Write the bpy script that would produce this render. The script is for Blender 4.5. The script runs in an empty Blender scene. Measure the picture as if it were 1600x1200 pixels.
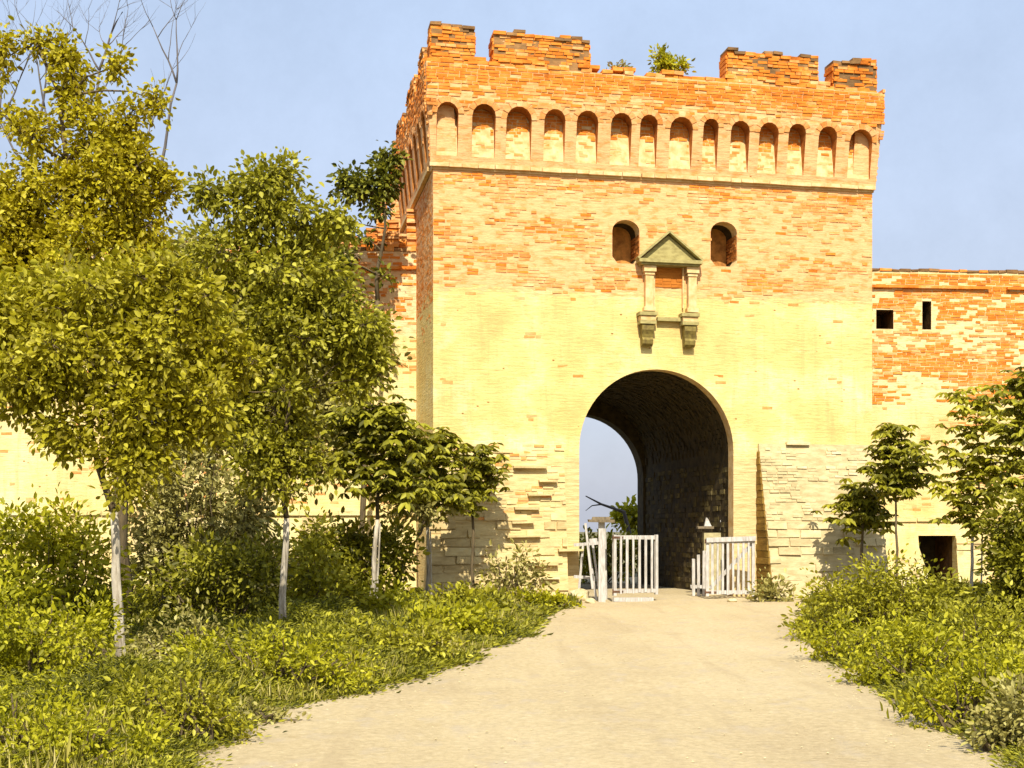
import bpy, math, random
import numpy as np
from mathutils import Vector, noise, geometry
R = math.radians
SC = bpy.context.scene
C = SC.collection
EYE = 1.6
# ------------------------------------------------------------------ camera
cam = bpy.data.cameras.new('camera'); cam_o = bpy.data.objects.new('camera', cam); C.objects.link(cam_o)
cam.lens = 45; cam.sensor_width = 36; cam.shift_y = 0.14375; cam.clip_end = 3000
cam_o.location = (0, 0, EYE); cam_o.rotation_euler = (R(90), 0, 0)
SC.camera = cam_o
# ------------------------------------------------------------------ light
SUN_ELEV, SUN_AZ = 47, 178          # azimuth clockwise from +Y
W = bpy.data.worlds.new('World'); SC.world = W; W.use_nodes = True
wn = W.node_tree.nodes; wl = W.node_tree.links
bg = wn['Background']
sky = wn.new('ShaderNodeTexSky'); sky.sky_type = 'NISHITA'; sky.sun_disc = False
sky.sun_elevation = R(SUN_ELEV); sky.sun_rotation = R(SUN_AZ)
sky.air_density = 1.0; sky.dust_density = 4.0; sky.ozone_density = 2.0
tint = wn.new('ShaderNodeMix'); tint.data_type = 'RGBA'; tint.blend_type = 'MIX'
tint.inputs[0].default_value = 0.66
tint.inputs[7].default_value = (4.9, 5.7, 7.3, 1)
wl.new(sky.outputs[0], tint.inputs[6]); wl.new(tint.outputs[2], bg.inputs[0])
wtc = wn.new('ShaderNodeTexCoord'); wsp = wn.new('ShaderNodeSeparateXYZ'); wl.new(wtc.outputs['Generated'], wsp.inputs[0])
wr = wn.new('ShaderNodeValToRGB'); wl.new(wsp.outputs[2], wr.inputs[0])
for k_, (p_, c_) in enumerate(((0.04, (.55, .58, .68)), (.42, (.50, .62, .82)))): wr.color_ramp.elements[k_].position = p_; wr.color_ramp.elements[k_].color = (*c_, 1)
wno = wn.new('ShaderNodeTexNoise'); wno.inputs['Scale'].default_value = 5.0; wno.inputs['Detail'].default_value = 10; wno.inputs['Roughness'].default_value = .72; wl.new(wtc.outputs['Generated'], wno.inputs['Vector'])
wm = wn.new('ShaderNodeMapRange'); wm.inputs[1].default_value = .35; wm.inputs[2].default_value = .7; wm.inputs[3].default_value = 8.8; wm.inputs[4].default_value = 10.6; wl.new(wno.outputs[0], wm.inputs[0])
wv = wn.new('ShaderNodeVectorMath'); wv.operation = 'SCALE'; wl.new(wr.outputs[0], wv.inputs[0]); wl.new(wm.outputs[0], wv.inputs['Scale']); wl.new(wv.outputs[0], tint.inputs[7])
bg.inputs[1].default_value = 0.105
sl = bpy.data.lights.new('sun', 'SUN'); sun = bpy.data.objects.new('sun', sl); C.objects.link(sun)
sl.energy = 5.0; sl.angle = R(0.6); sl.color = (1.0, 0.93, 0.80)
sd = Vector((math.sin(R(SUN_AZ)) * math.cos(R(SUN_ELEV)), math.cos(R(SUN_AZ)) * math.cos(R(SUN_ELEV)), math.sin(R(SUN_ELEV))))
sun.rotation_euler = sd.to_track_quat('Z', 'Y').to_euler(); sun.location = (5, -20, 30)
SC.view_settings.view_transform = 'Standard'; SC.view_settings.look = 'None'
SC.view_settings.exposure = 0.50; SC.view_settings.gamma = 1; SC.view_settings.use_curve_mapping = False
SC.cycles.max_bounces = 8; SC.cycles.transparent_max_bounces = 8

# ------------------------------------------------------------------ helpers
def at(px, py, Z):                      # a point Z metres ahead, in real metres
    return Vector(((px - 800) / 2000 * Z, Z, EYE + (830 - py) / 2000 * Z))
def gnd(px, py):
    Z = EYE * 2000 / (py - 830); return Vector(((px - 800) / 2000 * Z, Z, 0))
def tag(o, label=None, cat=None, group=None, kind=None):
    if label: o['label'] = label
    if cat: o['category'] = cat
    if group: o['group'] = group
    if kind: o['kind'] = kind
    return o
def empty(name, loc, rz=0, label=None, cat=None, group=None):
    o = bpy.data.objects.new(name, None); C.objects.link(o); o.location = loc; o.rotation_euler = (0, 0, rz)
    o.empty_display_size = .2
    return tag(o, label, cat, group)
class MB:
    def __init__(s): s.v = []; s.f = []; s.m = []
    def add(s, vs, fs, mi=0):
        n = len(s.v); s.v += [tuple(v) for v in vs]; s.f += [tuple(i + n for i in f) for f in fs]; s.m += [mi] * len(fs)
    def box(s, a, b, mi=0, jit=0, rnd=random):
        x0, y0, z0 = a; x1, y1, z1 = b
        vs = [(x0,y0,z0),(x1,y0,z0),(x1,y1,z0),(x0,y1,z0),(x0,y0,z1),(x1,y0,z1),(x1,y1,z1),(x0,y1,z1)]
        if jit: vs = [tuple(c + rnd.uniform(-jit, jit) for c in v) for v in vs]
        s.add(vs, BOXF, mi)
    def mbox(s, M, a, b, mi=0, jit=0, rnd=random):
        x0, y0, z0 = a; x1, y1, z1 = b
        vs = [(x0,y0,z0),(x1,y0,z0),(x1,y1,z0),(x0,y1,z0),(x0,y0,z1),(x1,y0,z1),(x1,y1,z1),(x0,y1,z1)]
        if jit: vs = [tuple(c + rnd.uniform(-jit, jit) for c in v) for v in vs]
        s.add([M(*v) for v in vs], BOXF, mi)
    def bar(s, p, q, w, d, mi=0, up=(0,0,1), jit=0, rnd=random):
        p = Vector(p); q = Vector(q); a = (q - p).normalized(); u = Vector(up)
        if abs(a.dot(u)) > .95: u = Vector((0, 1, 0))
        x = a.cross(u).normalized() * w / 2; y = x.cross(a).normalized() * d / 2
        vs = [p-x-y, p+x-y, p+x+y, p-x+y, q-x-y, q+x-y, q+x+y, q-x+y]
        if jit: vs = [v + Vector([rnd.uniform(-jit, jit) for _ in range(3)]) for v in vs]
        s.add(vs, BOXF, mi)
    def tube(s, pts, rad, n=7, mi=0):
        pts = [Vector(p) for p in pts]; rings = []
        for i, p in enumerate(pts):
            a = (pts[min(i+1, len(pts)-1)] - pts[max(i-1, 0)]).normalized()
            u = a.cross(Vector((0.31, .17, 1)) if abs(a.z) < .9 else Vector((1, 0.1, 0))).normalized(); w = a.cross(u)
            rings += [p + (u * math.cos(t) + w * math.sin(t)) * rad[i] for t in [2*math.pi*k/n for k in range(n)]]
        fs = []
        for i in range(len(pts) - 1):
            for k in range(n):
                fs.append((i*n+k, i*n+(k+1) % n, (i+1)*n+(k+1) % n, (i+1)*n+k))
        fs.append(tuple(range(n))[::-1]); fs.append(tuple((len(pts)-1)*n+k for k in range(n)))
        s.add(rings, fs, mi)
    def plate(s, M, outer, holes, d0, d1, mi=0, mj=None):
        """a slab with openings: outline and holes in (s,t), between depths d0 and d1"""
        mj = mi if mj is None else mj
        loops = [outer] + holes
        tri = geometry.tessellate_polygon([[Vector((a, b, 0)) for a, b in L] for L in loops])
        flat = [p for L in loops for p in L]
        for d in (d0, d1):
            s.add([M(a, b, d) for a, b in flat], [tuple(t) for t in tri], mi)
        for li, L in enumerate(loops):
            n = len(L)
            vs = [M(a, b, d0) for a, b in L] + [M(a, b, d1) for a, b in L]
            s.add(vs, [(i, (i+1) % n, n+(i+1) % n, n+i) for i in range(n)], mi if li == 0 else mj)
    def build(s, name, mats, parent=None, smooth=False):
        me = bpy.data.meshes.new(name); me.from_pydata(s.v, [], s.f)
        if not isinstance(mats, (list, tuple)): mats = [mats]
        for m in mats: me.materials.append(m)
        me.polygons.foreach_set('material_index', s.m)
        if smooth: me.polygons.foreach_set('use_smooth', [True] * len(s.f))
        me.update(); o = bpy.data.objects.new(name, me); C.objects.link(o); o.parent = parent
        return o
BOXF = [(0,3,2,1),(4,5,6,7),(0,1,5,4),(1,2,6,5),(2,3,7,6),(3,0,4,7)]
def arch(cx, hw, z0, ztop, n=20, squash=1.0):
    r = hw; zs = ztop - r * squash
    return [(cx - hw, z0)] + [(cx - hw * math.cos(math.pi * k / n), zs + r * squash * math.sin(math.pi * k / n)) for k in range(n + 1)] + [(cx + hw, z0)]
def bricks(mb, M, s0, s1, t0, t1, prob, bl=.25, bh=.060, gap=.014, d=(.004, .03), back=.03, mi=0, seed=1, jit=.005, top=None):
    """individually laid bricks; d is how far each stands proud"""
    rnd = random.Random(seed); row = 0; t = t0
    while t + bh <= t1 + 1e-6:
        s = s0 - (bl * .5 if row % 2 else 0) + rnd.uniform(-.03, .03)
        wob = rnd.uniform(-.004, .004)
        while s < s1:
            L = bl * rnd.choice((1, 1, .5, 1.05, .92))
            a, b = max(s, s0), min(s + L, s1)
            if b - a > .05 and rnd.random() < prob((a + b) / 2, t + bh / 2):
                dd = rnd.uniform(*d); j = rnd.uniform(-.003, .003)
                m_ = mi(rnd, (a + b) / 2, t) if callable(mi) else mi
                mb.mbox(M, (a, t + wob + j, -back), (b, t + bh + wob + j, dd), m_, jit, rnd)
            s += L + gap
        t += bh + gap; row += 1
def nz(x, y, sc, off=0): return noise.noise(Vector((x * sc + off, y * sc + off * 1.7, off)))

# ------------------------------------------------------------------ materials
def newmat(name):
    m = bpy.data.materials.new(name); m.use_nodes = True; nt = m.node_tree
    return m, nt, nt.nodes, nt.links, nt.nodes['Principled BSDF']
def ramp(nt, fac, stops):
    r = nt.nodes.new('ShaderNodeValToRGB'); e = r.color_ramp.elements
    while len(e) < len(stops): e.new(.5)
    for k, (p, c) in enumerate(stops): e[k].position = p; e[k].color = (*c, 1)
    nt.links.new(fac, r.inputs[0]); return r.outputs[0]
def tex(nt, scale, detail=5, vec=(1,1,1), kind='n', rough=.6, dist=0):
    tc = nt.nodes.new('ShaderNodeTexCoord'); mp = nt.nodes.new('ShaderNodeMapping'); mp.inputs['Scale'].default_value = vec
    nt.links.new(tc.outputs['Object'], mp.inputs[0])
    if kind == 'v':
        n = nt.nodes.new('ShaderNodeTexVoronoi'); n.inputs['Scale'].default_value = scale
    else:
        n = nt.nodes.new('ShaderNodeTexNoise'); n.inputs['Scale'].default_value = scale; n.inputs['Detail'].default_value = detail
        n.inputs['Roughness'].default_value = rough; n.inputs['Distortion'].default_value = dist
    nt.links.new(mp.outputs[0], n.inputs['Vector']); return n.outputs[0]
def mix(nt, fac, a, b, mode='MIX'):
    m = nt.nodes.new('ShaderNodeMix'); m.data_type = 'RGBA'; m.blend_type = mode
    for s, v in ((m.inputs[0], fac), (m.inputs[6], a), (m.inputs[7], b)):
        if isinstance(v, (int, float)): s.default_value = v
        elif isinstance(v, tuple): s.default_value = (*v, 1)
        else: nt.links.new(v, s)
    return m.outputs[2]
def mth(nt, op, a, b=0.0, clamp=False):
    m = nt.nodes.new('ShaderNodeMath'); m.operation = op; m.use_clamp = clamp
    for s, v in ((m.inputs[0], a), (m.inputs[1], b)):
        if isinstance(v, (int, float)): s.default_value = v
        else: nt.links.new(v, s)
    return m.outputs[0]
def step(nt, val, lo, hi):
    m = nt.nodes.new('ShaderNodeMapRange'); m.inputs[1].default_value = lo; m.inputs[2].default_value = hi
    nt.links.new(val, m.inputs[0]); return m.outputs[0]
def bump(nt, bsdf, h, strength=.5, dist=.02):
    b = nt.nodes.new('ShaderNodeBump'); b.inputs['Strength'].default_value = strength; b.inputs['Distance'].default_value = dist
    nt.links.new(h, b.inputs['Height']); nt.links.new(b.outputs[0], bsdf.inputs['Normal'])
def objz(nt):
    tc = nt.nodes.new('ShaderNodeTexCoord'); sp = nt.nodes.new('ShaderNodeSeparateXYZ')
    nt.links.new(tc.outputs['Object'], sp.inputs[0]); return sp.outputs[2]

def wall_mat(name, upper, upper2, lower, lower2, split, base=None, basez=3.7):
    """old lime plaster over brick: a paler coat above, a yellow wash below the split height"""
    m, nt, N, L, B = newmat(name)
    z = objz(nt); n1 = tex(nt, 1.1, 6); n2 = tex(nt, 3.5, 8, (1, 1, 2.2)); n3 = tex(nt, 2.2, 7, (1, 1, 9), rough=.65); n4 = tex(nt, 14, 4)
    up = ramp(nt, n2, [(.36, upper2), (.5, upper), (.7, tuple(min(.9, c * 1.12) for c in upper))])
    lo = ramp(nt, n1, [(.34, lower2), (.55, lower), (.72, tuple(c * .96 for c in lower))])
    n6 = tex(nt, .55, 8, (1, 1, 1.3), rough=.7)
    lo = mix(nt, step(nt, n6, .50, .66), lo, (.72, .64, .34)); lo = mix(nt, mth(nt, 'MULTIPLY', step(nt, n6, .48, .36), .8), lo, (.60, .40, .14)); lo = mix(nt, mth(nt, 'MULTIPLY', step(nt, tex(nt, 5, 8, (1, 1, 1.4), rough=.75), .53, .68), .65), lo, (.56, .42, .17)); lo = mix(nt, mth(nt, 'MULTIPLY', step(nt, tex(nt, 1.6, 6, (3.2, 3.2, .35)), .53, .68), .5), lo, (.50, .37, .14))
    lo = mix(nt, step(nt, n3, .58, .72), lo, tuple(c * f for c, f in zip(lower, (.93, .82, .7))))
    e = mth(nt, 'ADD', z, mth(nt, 'MULTIPLY', mth(nt, 'SUBTRACT', n3, .5), 1.3))
    c = mix(nt, step(nt, e, split - .04, split + .06), lo, up)
    if base:
        e2 = mth(nt, 'ADD', z, mth(nt, 'MULTIPLY', mth(nt, 'SUBTRACT', n2, .5), 1.0))
        c = mix(nt, step(nt, e2, basez, basez - .25), c, ramp(nt, n3, [(.35, base[1]), (.6, base[0])]))
    c = mix(nt, step(nt, n3, .40, .30), c, mix(nt, .5, c, (.30, .13, .03)))
    # pits where the plaster has fallen
    v = tex(nt, 3.1, kind='v', vec=(1, 1, 1.6)); pit = mth(nt, 'MULTIPLY', step(nt, v, .11, .06), step(nt, tex(nt, 1.3, 3), .52, .58))
    c = mix(nt, pit, c, (.36, .17, .04))
    L.new(c, B.inputs['Base Color']); B.inputs['Roughness'].default_value = .92; B.inputs['Specular IOR Level'].default_value = .15
    h = mth(nt, 'ADD', mth(nt, 'MULTIPLY', n3, 1.4), mth(nt, 'ADD', n2, mth(nt, 'MULTIPLY', n4, .5)))
    h = mth(nt, 'SUBTRACT', h, pit)
    bump(nt, B, h, .55, .03)
    return m
def brick_mat(name, cols, rough=.9, noise_mix=.5):
    m, nt, N, L, B = newmat(name)
    g = N.new('ShaderNodeNewGeometry'); n = tex(nt, 7, 6); n1 = tex(nt, .9, 4)
    n5 = tex(nt, 2.4, 6, (1, 1, 3.4), rough=.65)
    f = mth(nt, 'ADD', mth(nt, 'MULTIPLY', g.outputs['Random Per Island'], .30), mth(nt, 'ADD', mth(nt, 'MULTIPLY', mth(nt, 'SUBTRACT', n1, .5), .9), .35))
    f = mth(nt, 'ADD', f, mth(nt, 'MULTIPLY', mth(nt, 'SUBTRACT', n5, .5), 1.1))
    f = mth(nt, 'ADD', f, mth(nt, 'MULTIPLY', mth(nt, 'SUBTRACT', n, .5), noise_mix))
    k = len(cols); c = ramp(nt, f, [(.12 + .76 * i / (k - 1), col) for i, col in enumerate(cols)])
    L.new(c, B.inputs['Base Color']); B.inputs['Roughness'].default_value = rough; B.inputs['Specular IOR Level'].default_value = .15
    bump(nt, B, mth(nt, 'ADD', n, mth(nt, 'MULTIPLY', tex(nt, 40, 3), .4)), .7, .02)
    return m
def plain(name, col, col2, scale=6, rough=.85, vec=(1,1,1), bs=.4):
    m, nt, N, L, B = newmat(name); n = tex(nt, scale, 6, vec)
    L.new(ramp(nt, n, [(.35, col2), (.62, col)]), B.inputs['Base Color']); B.inputs['Roughness'].default_value = rough
    B.inputs['Specular IOR Level'].default_value = .2
    bump(nt, B, n, bs, .02); return m
def leaf_mat(name, cols, trans=.3):
    m, nt, N, L, B = newmat(name)
    g = N.new('ShaderNodeNewGeometry'); n1 = mth(nt, 'ADD', mth(nt, 'MULTIPLY', tex(nt, 1.6, 3), .5), mth(nt, 'MULTIPLY', tex(nt, .45, 2), .5))
    f = mth(nt, 'ADD', mth(nt, 'MULTIPLY', g.outputs['Random Per Island'], .6), mth(nt, 'MULTIPLY', mth(nt, 'SUBTRACT', n1, .25), .9))
    k = len(cols); c = ramp(nt, f, [(.15 + .75 * i / (k - 1), col) for i, col in enumerate(cols)])
    L.new(c, B.inputs['Base Color']); B.inputs['Roughness'].default_value = .55; B.inputs['Specular IOR Level'].default_value = .3
    t = N.new('ShaderNodeBsdfTranslucent'); L.new(c, t.inputs[0])
    ms = N.new('ShaderNodeMixShader'); ms.inputs[0].default_value = trans
    L.new(B.outputs[0], ms.inputs[1]); L.new(t.outputs[0], ms.inputs[2]); L.new(ms.outputs[0], N['Material Output'].inputs[0])
    return m
L_g2 = leaf_mat('leaf_mid_green', [(.10, .095, .008), (.24, .225, .010), (.40, .37, .020), (.60, .56, .09)], .38)
L_dk2 = leaf_mat('leaf_deep_green', [(.04, .045, .006), (.10, .11, .008), (.19, .19, .012), (.38, .37, .04)], .3)  # deep green foliage of the tree by the tower flank
L_t1 = leaf_mat('leaf_yellow_green', [(.16, .13, .007), (.31, .27, .008), (.47, .42, .015), (.64, .58, .08)], .42)
M_tower = wall_mat('tower_plaster', (.72, .41, .18), (.64, .29, .09), (.69, .54, .20), (.64, .46, .16), 7.2, base=((.66, .52, .25), (.50, .36, .15)), basez=3.5)
M_curt = wall_mat('curtain_plaster', (.72, .55, .28), (.66, .42, .16), (.72, .58, .26), (.70, .52, .22), 5.05)
M_brick = brick_mat('orange_brick', [(.36, .10, .012), (.58, .17, .018), (.68, .22, .028), (.70, .29, .06), (.74, .46, .20)])
M_brickp = brick_mat('limewashed_brick', [(.56, .17, .03), (.64, .25, .06), (.69, .325, .105), (.72, .40, .165), (.75, .50, .25)])
M_stone = brick_mat('pale_footing_stone', [(.38, .27, .11), (.52, .39, .18), (.62, .49, .23), (.68, .57, .30)])
M_dark = brick_mat('weathered_coping', [(.12, .07, .03), (.24, .13, .05), (.42, .22, .08)])
M_in = plain('shade_dark_masonry', (.085, .060, .022), (.035, .025, .012), 5, bs=.8)  # shade inside the passage and doorway put into the masonry colour
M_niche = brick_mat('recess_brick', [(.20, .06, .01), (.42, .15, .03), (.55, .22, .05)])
M_dkb = plain('lit_brown_masonry', (.62, .27, .06), (.32, .13, .03), 6)  # window recess backs coloured brighter, as if lit
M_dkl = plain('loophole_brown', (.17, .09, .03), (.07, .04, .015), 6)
M_rec = plain('niche_plaster', (.70, .52, .26), (.58, .34, .12), 5)
M_stoneg = plain('grey_green_stone', (.40, .34, .13), (.27, .22, .08), 7, vec=(1, 1, 2))
M_wood = plain('grey_white_paint', (.54, .51, .46), (.34, .31, .26), 9, vec=(3, 3, .5))
M_woodd = plain('weathered_wood', (.22, .17, .10), (.13, .10, .06), 8, vec=(2, 2, .5))
M_stem = plain('whitewashed_bark', (.50, .44, .33), (.22, .18, .12), 14, vec=(1, 1, .25), bs=.8)
M_bark = plain('brown_bark', (.15, .11, .055), (.075, .055, .03), 18, vec=(1, 1, .2), bs=1)
M_bareb = plain('grey_dead_wood', (.15, .13, .12), (.09, .08, .075), 12, vec=(1, 1, .2), bs=.8)
M_rock = plain('pale_rock', (.62, .52, .30), (.42, .34, .18), 6, bs=1)
L_yel = leaf_mat('leaf_golden', [(.20, .15, .006), (.36, .295, .006), (.50, .43, .010), (.66, .58, .05)], .42)
L_grn = leaf_mat('leaf_green', [(.13, .12, .008), (.27, .25, .010), (.44, .41, .018), (.64, .60, .09)], .40)
L_drk = leaf_mat('leaf_dark', [(.07, .07, .006), (.17, .16, .008), (.31, .29, .012), (.50, .47, .05)], .35)
L_brt = leaf_mat('leaf_bright', [(.15, .15, .006), (.32, .31, .006), (.48, .45, .012), (.64, .60, .05)], .42)
L_olv = leaf_mat('leaf_olive', [(.14, .12, .025), (.27, .235, .05), (.42, .37, .10), (.58, .54, .20)], .32)

# ------------------------------------------------------------------ ground, path
def P_left(y):   # edges of the path in world metres
    xs = [(-30, -7), (0, -3.2), (8.65, -2.4), (11.4, -2.25), (12.5, -1.6), (15.2, -.85), (20.6, .12), (25.6, .55), (28.3, 1.5), (60, -3)]
    for (a, b), (c, d) in zip(xs, xs[1:]):
        if a <= y <= c: return b + (d - b) * (y - a) / (c - a)
def P_right(y):
    xs = [(-30, -1), (0, 3.1), (8.9, 3.65), (11.85, 3.8), (14.5, 4.05), (18.8, 4.65), (20.6, 4.95), (27.8, 6.8), (30, 6.3), (60, 2)]
    for (a, b), (c, d) in zip(xs, xs[1:]):
        if a <= y <= c: return b + (d - b) * (y - a) / (c - a)
m, nt, N, L, B = newmat('earth_ground')
n1 = tex(nt, .6, 6); n2 = tex(nt, 9, 6)
L.new(mix(nt, step(nt, n1, .42, .6), ramp(nt, n2, [(.35, (.10, .075, .03)), (.65, (.20, .15, .06))]), ramp(nt, n2, [(.3, (.05, .06, .01)), (.7, (.14, .14, .02))])), B.inputs['Base Color'])
B.inputs['Roughness'].default_value = 1; bump(nt, B, n2, .8, .05); M_earth = m
m, nt, N, L, B = newmat('sandy_gravel')
n1 = tex(nt, .5, 6, (1, .35, 1)); n2 = tex(nt, 16, 8, rough=.75); n3 = tex(nt, 3, 6, (1, .6, 1)); v = tex(nt, 60, kind='v')
c = ramp(nt, n1, [(.32, (.40, .31, .165)), (.5, (.50, .40, .215)), (.68, (.56, .46, .27))])
c = mix(nt, .45, c, ramp(nt, n2, [(.36, (.28, .215, .12)), (.55, (.47, .37, .22)), (.7, (.62, .52, .35))]))
c = mix(nt, mth(nt, 'MULTIPLY', step(nt, n3, .54, .68), .7), c, (.42, .345, .235)); c = mix(nt, mth(nt, 'MULTIPLY', step(nt, tex(nt, 1.1, 7, rough=.7), .42, .30), .5), c, (.36, .27, .13))
c = mix(nt, mth(nt, 'MULTIPLY', step(nt, v, .20, .10), .6), c, (.30, .22, .11))
c = mix(nt, mth(nt, 'MULTIPLY', step(nt, tex(nt, 1.5, 5, (1.3, .13, 1), dist=.4), .54, .66), .5), c, (.37, .285, .16))
L.new(c, B.inputs['Base Color']); B.inputs['Roughness'].default_value = .95; B.inputs['Specular IOR Level'].default_value = .1
bump(nt, B, mth(nt, 'ADD', n2, mth(nt, 'MULTIPLY', n3, 2)), .7, .03); M_path = m
g = MB(); g.add([(-1500, -300, 0), (1500, -300, 0), (1500, 2500, 0), (-1500, 2500, 0)], [(0, 1, 2, 3)])
tag(g.build('ground', M_earth), kind='structure')
g = MB(); NX = 24; ys = [-12 + i * .25 for i in range(int((56 + 12) / .25))]
for i, y in enumerate(ys):
    xl = P_left(y) - .25 + .22 * nz(y, 0, .9, 3) + .1 * nz(y, 0, 3.1, 5); xr = P_right(y) + .25 + .22 * nz(y, 0, .9, 9) + .1 * nz(y, 0, 3.3, 11)
    for k in range(NX + 1):
        f = k / NX; x = xl + (xr - xl) * f
        z = .02 + .03 * nz(x, y, .7, 1) - .03 * math.exp(-((f - .33) / .07) ** 2) - .03 * math.exp(-((f - .68) / .07) ** 2) + .012 * nz(x, y, 3, 4)
        g.v.append((x, y, max(.004, z * min(1, 8 * f * (1 - f)) + .006)))
for i in range(len(ys) - 1):
    for k in range(NX):
        a = i * (NX + 1) + k; g.f.append((a, a + 1, a + NX + 2, a + NX + 1)); g.m.append(0)
tag(g.build('path', M_path, smooth=True), kind='structure')
# loose pebbles on the path: nobody could count them
g = MB(); rn = random.Random(5)
for i in range(1500):
    y = 7.5 + 22 * rn.random() ** 1.3; f = rn.random(); f = f if rn.random() < .4 else (f * .16 if rn.random() < .5 else 1 - f * .16)
    x = P_left(y) + (P_right(y) - P_left(y)) * f; r = rn.uniform(.004, .013)
    q = [Vector((rn.uniform(.7, 1.2) * r * a, rn.uniform(.7, 1.2) * r * b, rn.uniform(.4, .8) * r * c_)) + Vector((x, y, .02)) for a, b, c_ in ((1,0,0),(0,1,0),(-1,0,0),(0,-1,0),(0,0,1),(0,0,-1))]
    g.add(q, [(0,1,4),(1,2,4),(2,3,4),(3,0,4),(1,0,5),(2,1,5),(3,2,5),(0,3,5)])
tag(g.build('gravel', M_rock), 'loose pebbles scattered over the sandy path', 'gravel', kind='stuff')

# ------------------------------------------------------------------ gate tower
TA = R(11); TC, TS = math.cos(TA), math.sin(TA); PL = (-1.815, 29.5)
TW, TD = 10.9, 8.0
def TU(px, v=0):        # distance along the tower front for a line of sight
    k = (px - 800) / 2000
    return (k * (PL[1] + v * TC) - PL[0] + v * TS) / (TC - k * TS)
tower = empty('gate_tower', (PL[0], PL[1], 0), TA, 'ruined orange brick gate tower with battlements, yellow plaster band and dark arched passage', 'gate tower')
FM = lambda s, t, d: (s, -d, t)              # front: s along the face, d outward
LM = lambda s, t, d: (-d, s, t)              # left flank: s towards the back
RM = lambda s, t, d: (TW + d, s, t)
BMp = lambda s, t, d: (s, TD + d, t)
AU0, AU1 = TU(905), TU(1146); AC = (AU0 + AU1) / 2; AH = (AU1 - AU0) / 2
ZS = 9.95
win = [(TU(978), .335, 7.75 + .2, 8.99), (TU(1131), .335, 7.78 + .2, 9.06)]
niche_hole = [(TU(1024), 7.38), (TU(1066), 7.38), (TU(1066), 8.02), (TU(1024), 8.02)]
def winloop(cx, hw, z0, z1):
    L_ = arch(cx, hw, z0 + .16, z1, 10, .8); return [(cx - hw * .62, z0)] + L_ [:-1] + [(cx + hw, z0 + .16), (cx + hw * .7, z0)]
wl_ = [winloop(*w) for w in win]
f = MB()
f.plate(FM, [(0, 0), (TW, 0), (TW, ZS + .02), (0, ZS + .02)], [arch(AC, AH, -.0 + .001, 5.46, 32)[0:] , wl_[0], wl_[1]], 0, -.35, 0, 1)
aj = [AC - AH - .04, AC + AH + .04]
def pmid(s, t):
    if any(abs(s - w[0]) < w[1] + .1 and w[2] - .1 < t < w[3] + .1 for w in win): return 0
    if TU(1000) - .05 < s < TU(1098) and t < 8.6: return 0
    p = .42 + 1.3 * nz(s, t * 2.2, .8, 2)
    return max(.06, min(.95, p + (.25 if t > 9.6 else 0)))
bricks(f, FM, .0, TW, 6.96, ZS - .02, lambda s, t: pmid(s, t) * max(0, min(1, (t - 7.22 + .5 * nz(s, t, .8, 44)) / .22)), seed=3, d=(.002, .016), mi=lambda r, s, t: 2 if r.random() < (.06 + (.3 if t > 9.6 else 0) + .45 * nz(s, t * 1.6, .8, 8)) else 3)
bricks(f, FM, .05, TW - .02, 3.9, 7.2, lambda s, t: 0 if math.hypot(s - AC, max(0, t - 3.5)) < AH + .35 else max(0, .01 + .5 * (nz(s, t * 3, 1.1, 6) - .30)), seed=4, d=(.001, .006), mi=3)
front = f.build('front_wall', [M_tower, M_rec, M_brick, M_brickp], tower)
# back mass with the vaulted passage, rear reveal lower
b = MB()
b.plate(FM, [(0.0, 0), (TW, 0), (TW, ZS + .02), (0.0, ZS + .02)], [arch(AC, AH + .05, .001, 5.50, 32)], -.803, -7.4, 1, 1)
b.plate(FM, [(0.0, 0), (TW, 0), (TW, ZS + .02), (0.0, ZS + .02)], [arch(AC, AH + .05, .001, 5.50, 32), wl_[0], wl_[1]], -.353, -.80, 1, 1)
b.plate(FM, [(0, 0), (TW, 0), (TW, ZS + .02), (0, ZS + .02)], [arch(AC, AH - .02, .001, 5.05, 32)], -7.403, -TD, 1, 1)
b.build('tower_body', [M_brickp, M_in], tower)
v_ = MB(); rnd = random.Random(8)     # rough brick skin of the vault
n_th = 26
for iv in range(47):
    v0 = .38 + iv * .148
    for k in range(n_th):
        if rnd.random() < .35: continue
        t0 = math.pi * k / n_th + (.5 * math.pi / n_th if iv % 2 else 0); t1 = t0 + math.pi / n_th * .86; r0 = AH + .045; r1 = r0 - rnd.uniform(.01, .035); zs = 5.5 - AH - .05
        if t1 > math.pi: continue
        vs = []
        for rr in (r0, r1):
            for (tt, vv) in ((t0, v0), (t1, v0), (t1, v0 + .13), (t0, v0 + .13)):
                vs.append((AC - rr * math.cos(tt), vv, zs + rr * math.sin(tt)))
        v_.add(vs, BOXF, 0)
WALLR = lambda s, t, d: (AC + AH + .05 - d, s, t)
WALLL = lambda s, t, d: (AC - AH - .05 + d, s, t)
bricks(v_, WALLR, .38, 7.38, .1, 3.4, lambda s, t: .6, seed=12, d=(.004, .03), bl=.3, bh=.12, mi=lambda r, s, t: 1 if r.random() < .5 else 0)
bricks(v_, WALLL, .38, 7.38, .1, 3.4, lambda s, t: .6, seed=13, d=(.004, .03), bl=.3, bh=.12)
M_in2 = brick_mat('shade_dark_brick', [(.03, .022, .010), (.07, .052, .018), (.12, .09, .03), (.20, .16, .07)])  # lining bricks darkened in colour to carry the passage shade
v_.build('passage_lining', [M_in, M_in2], tower)
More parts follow.
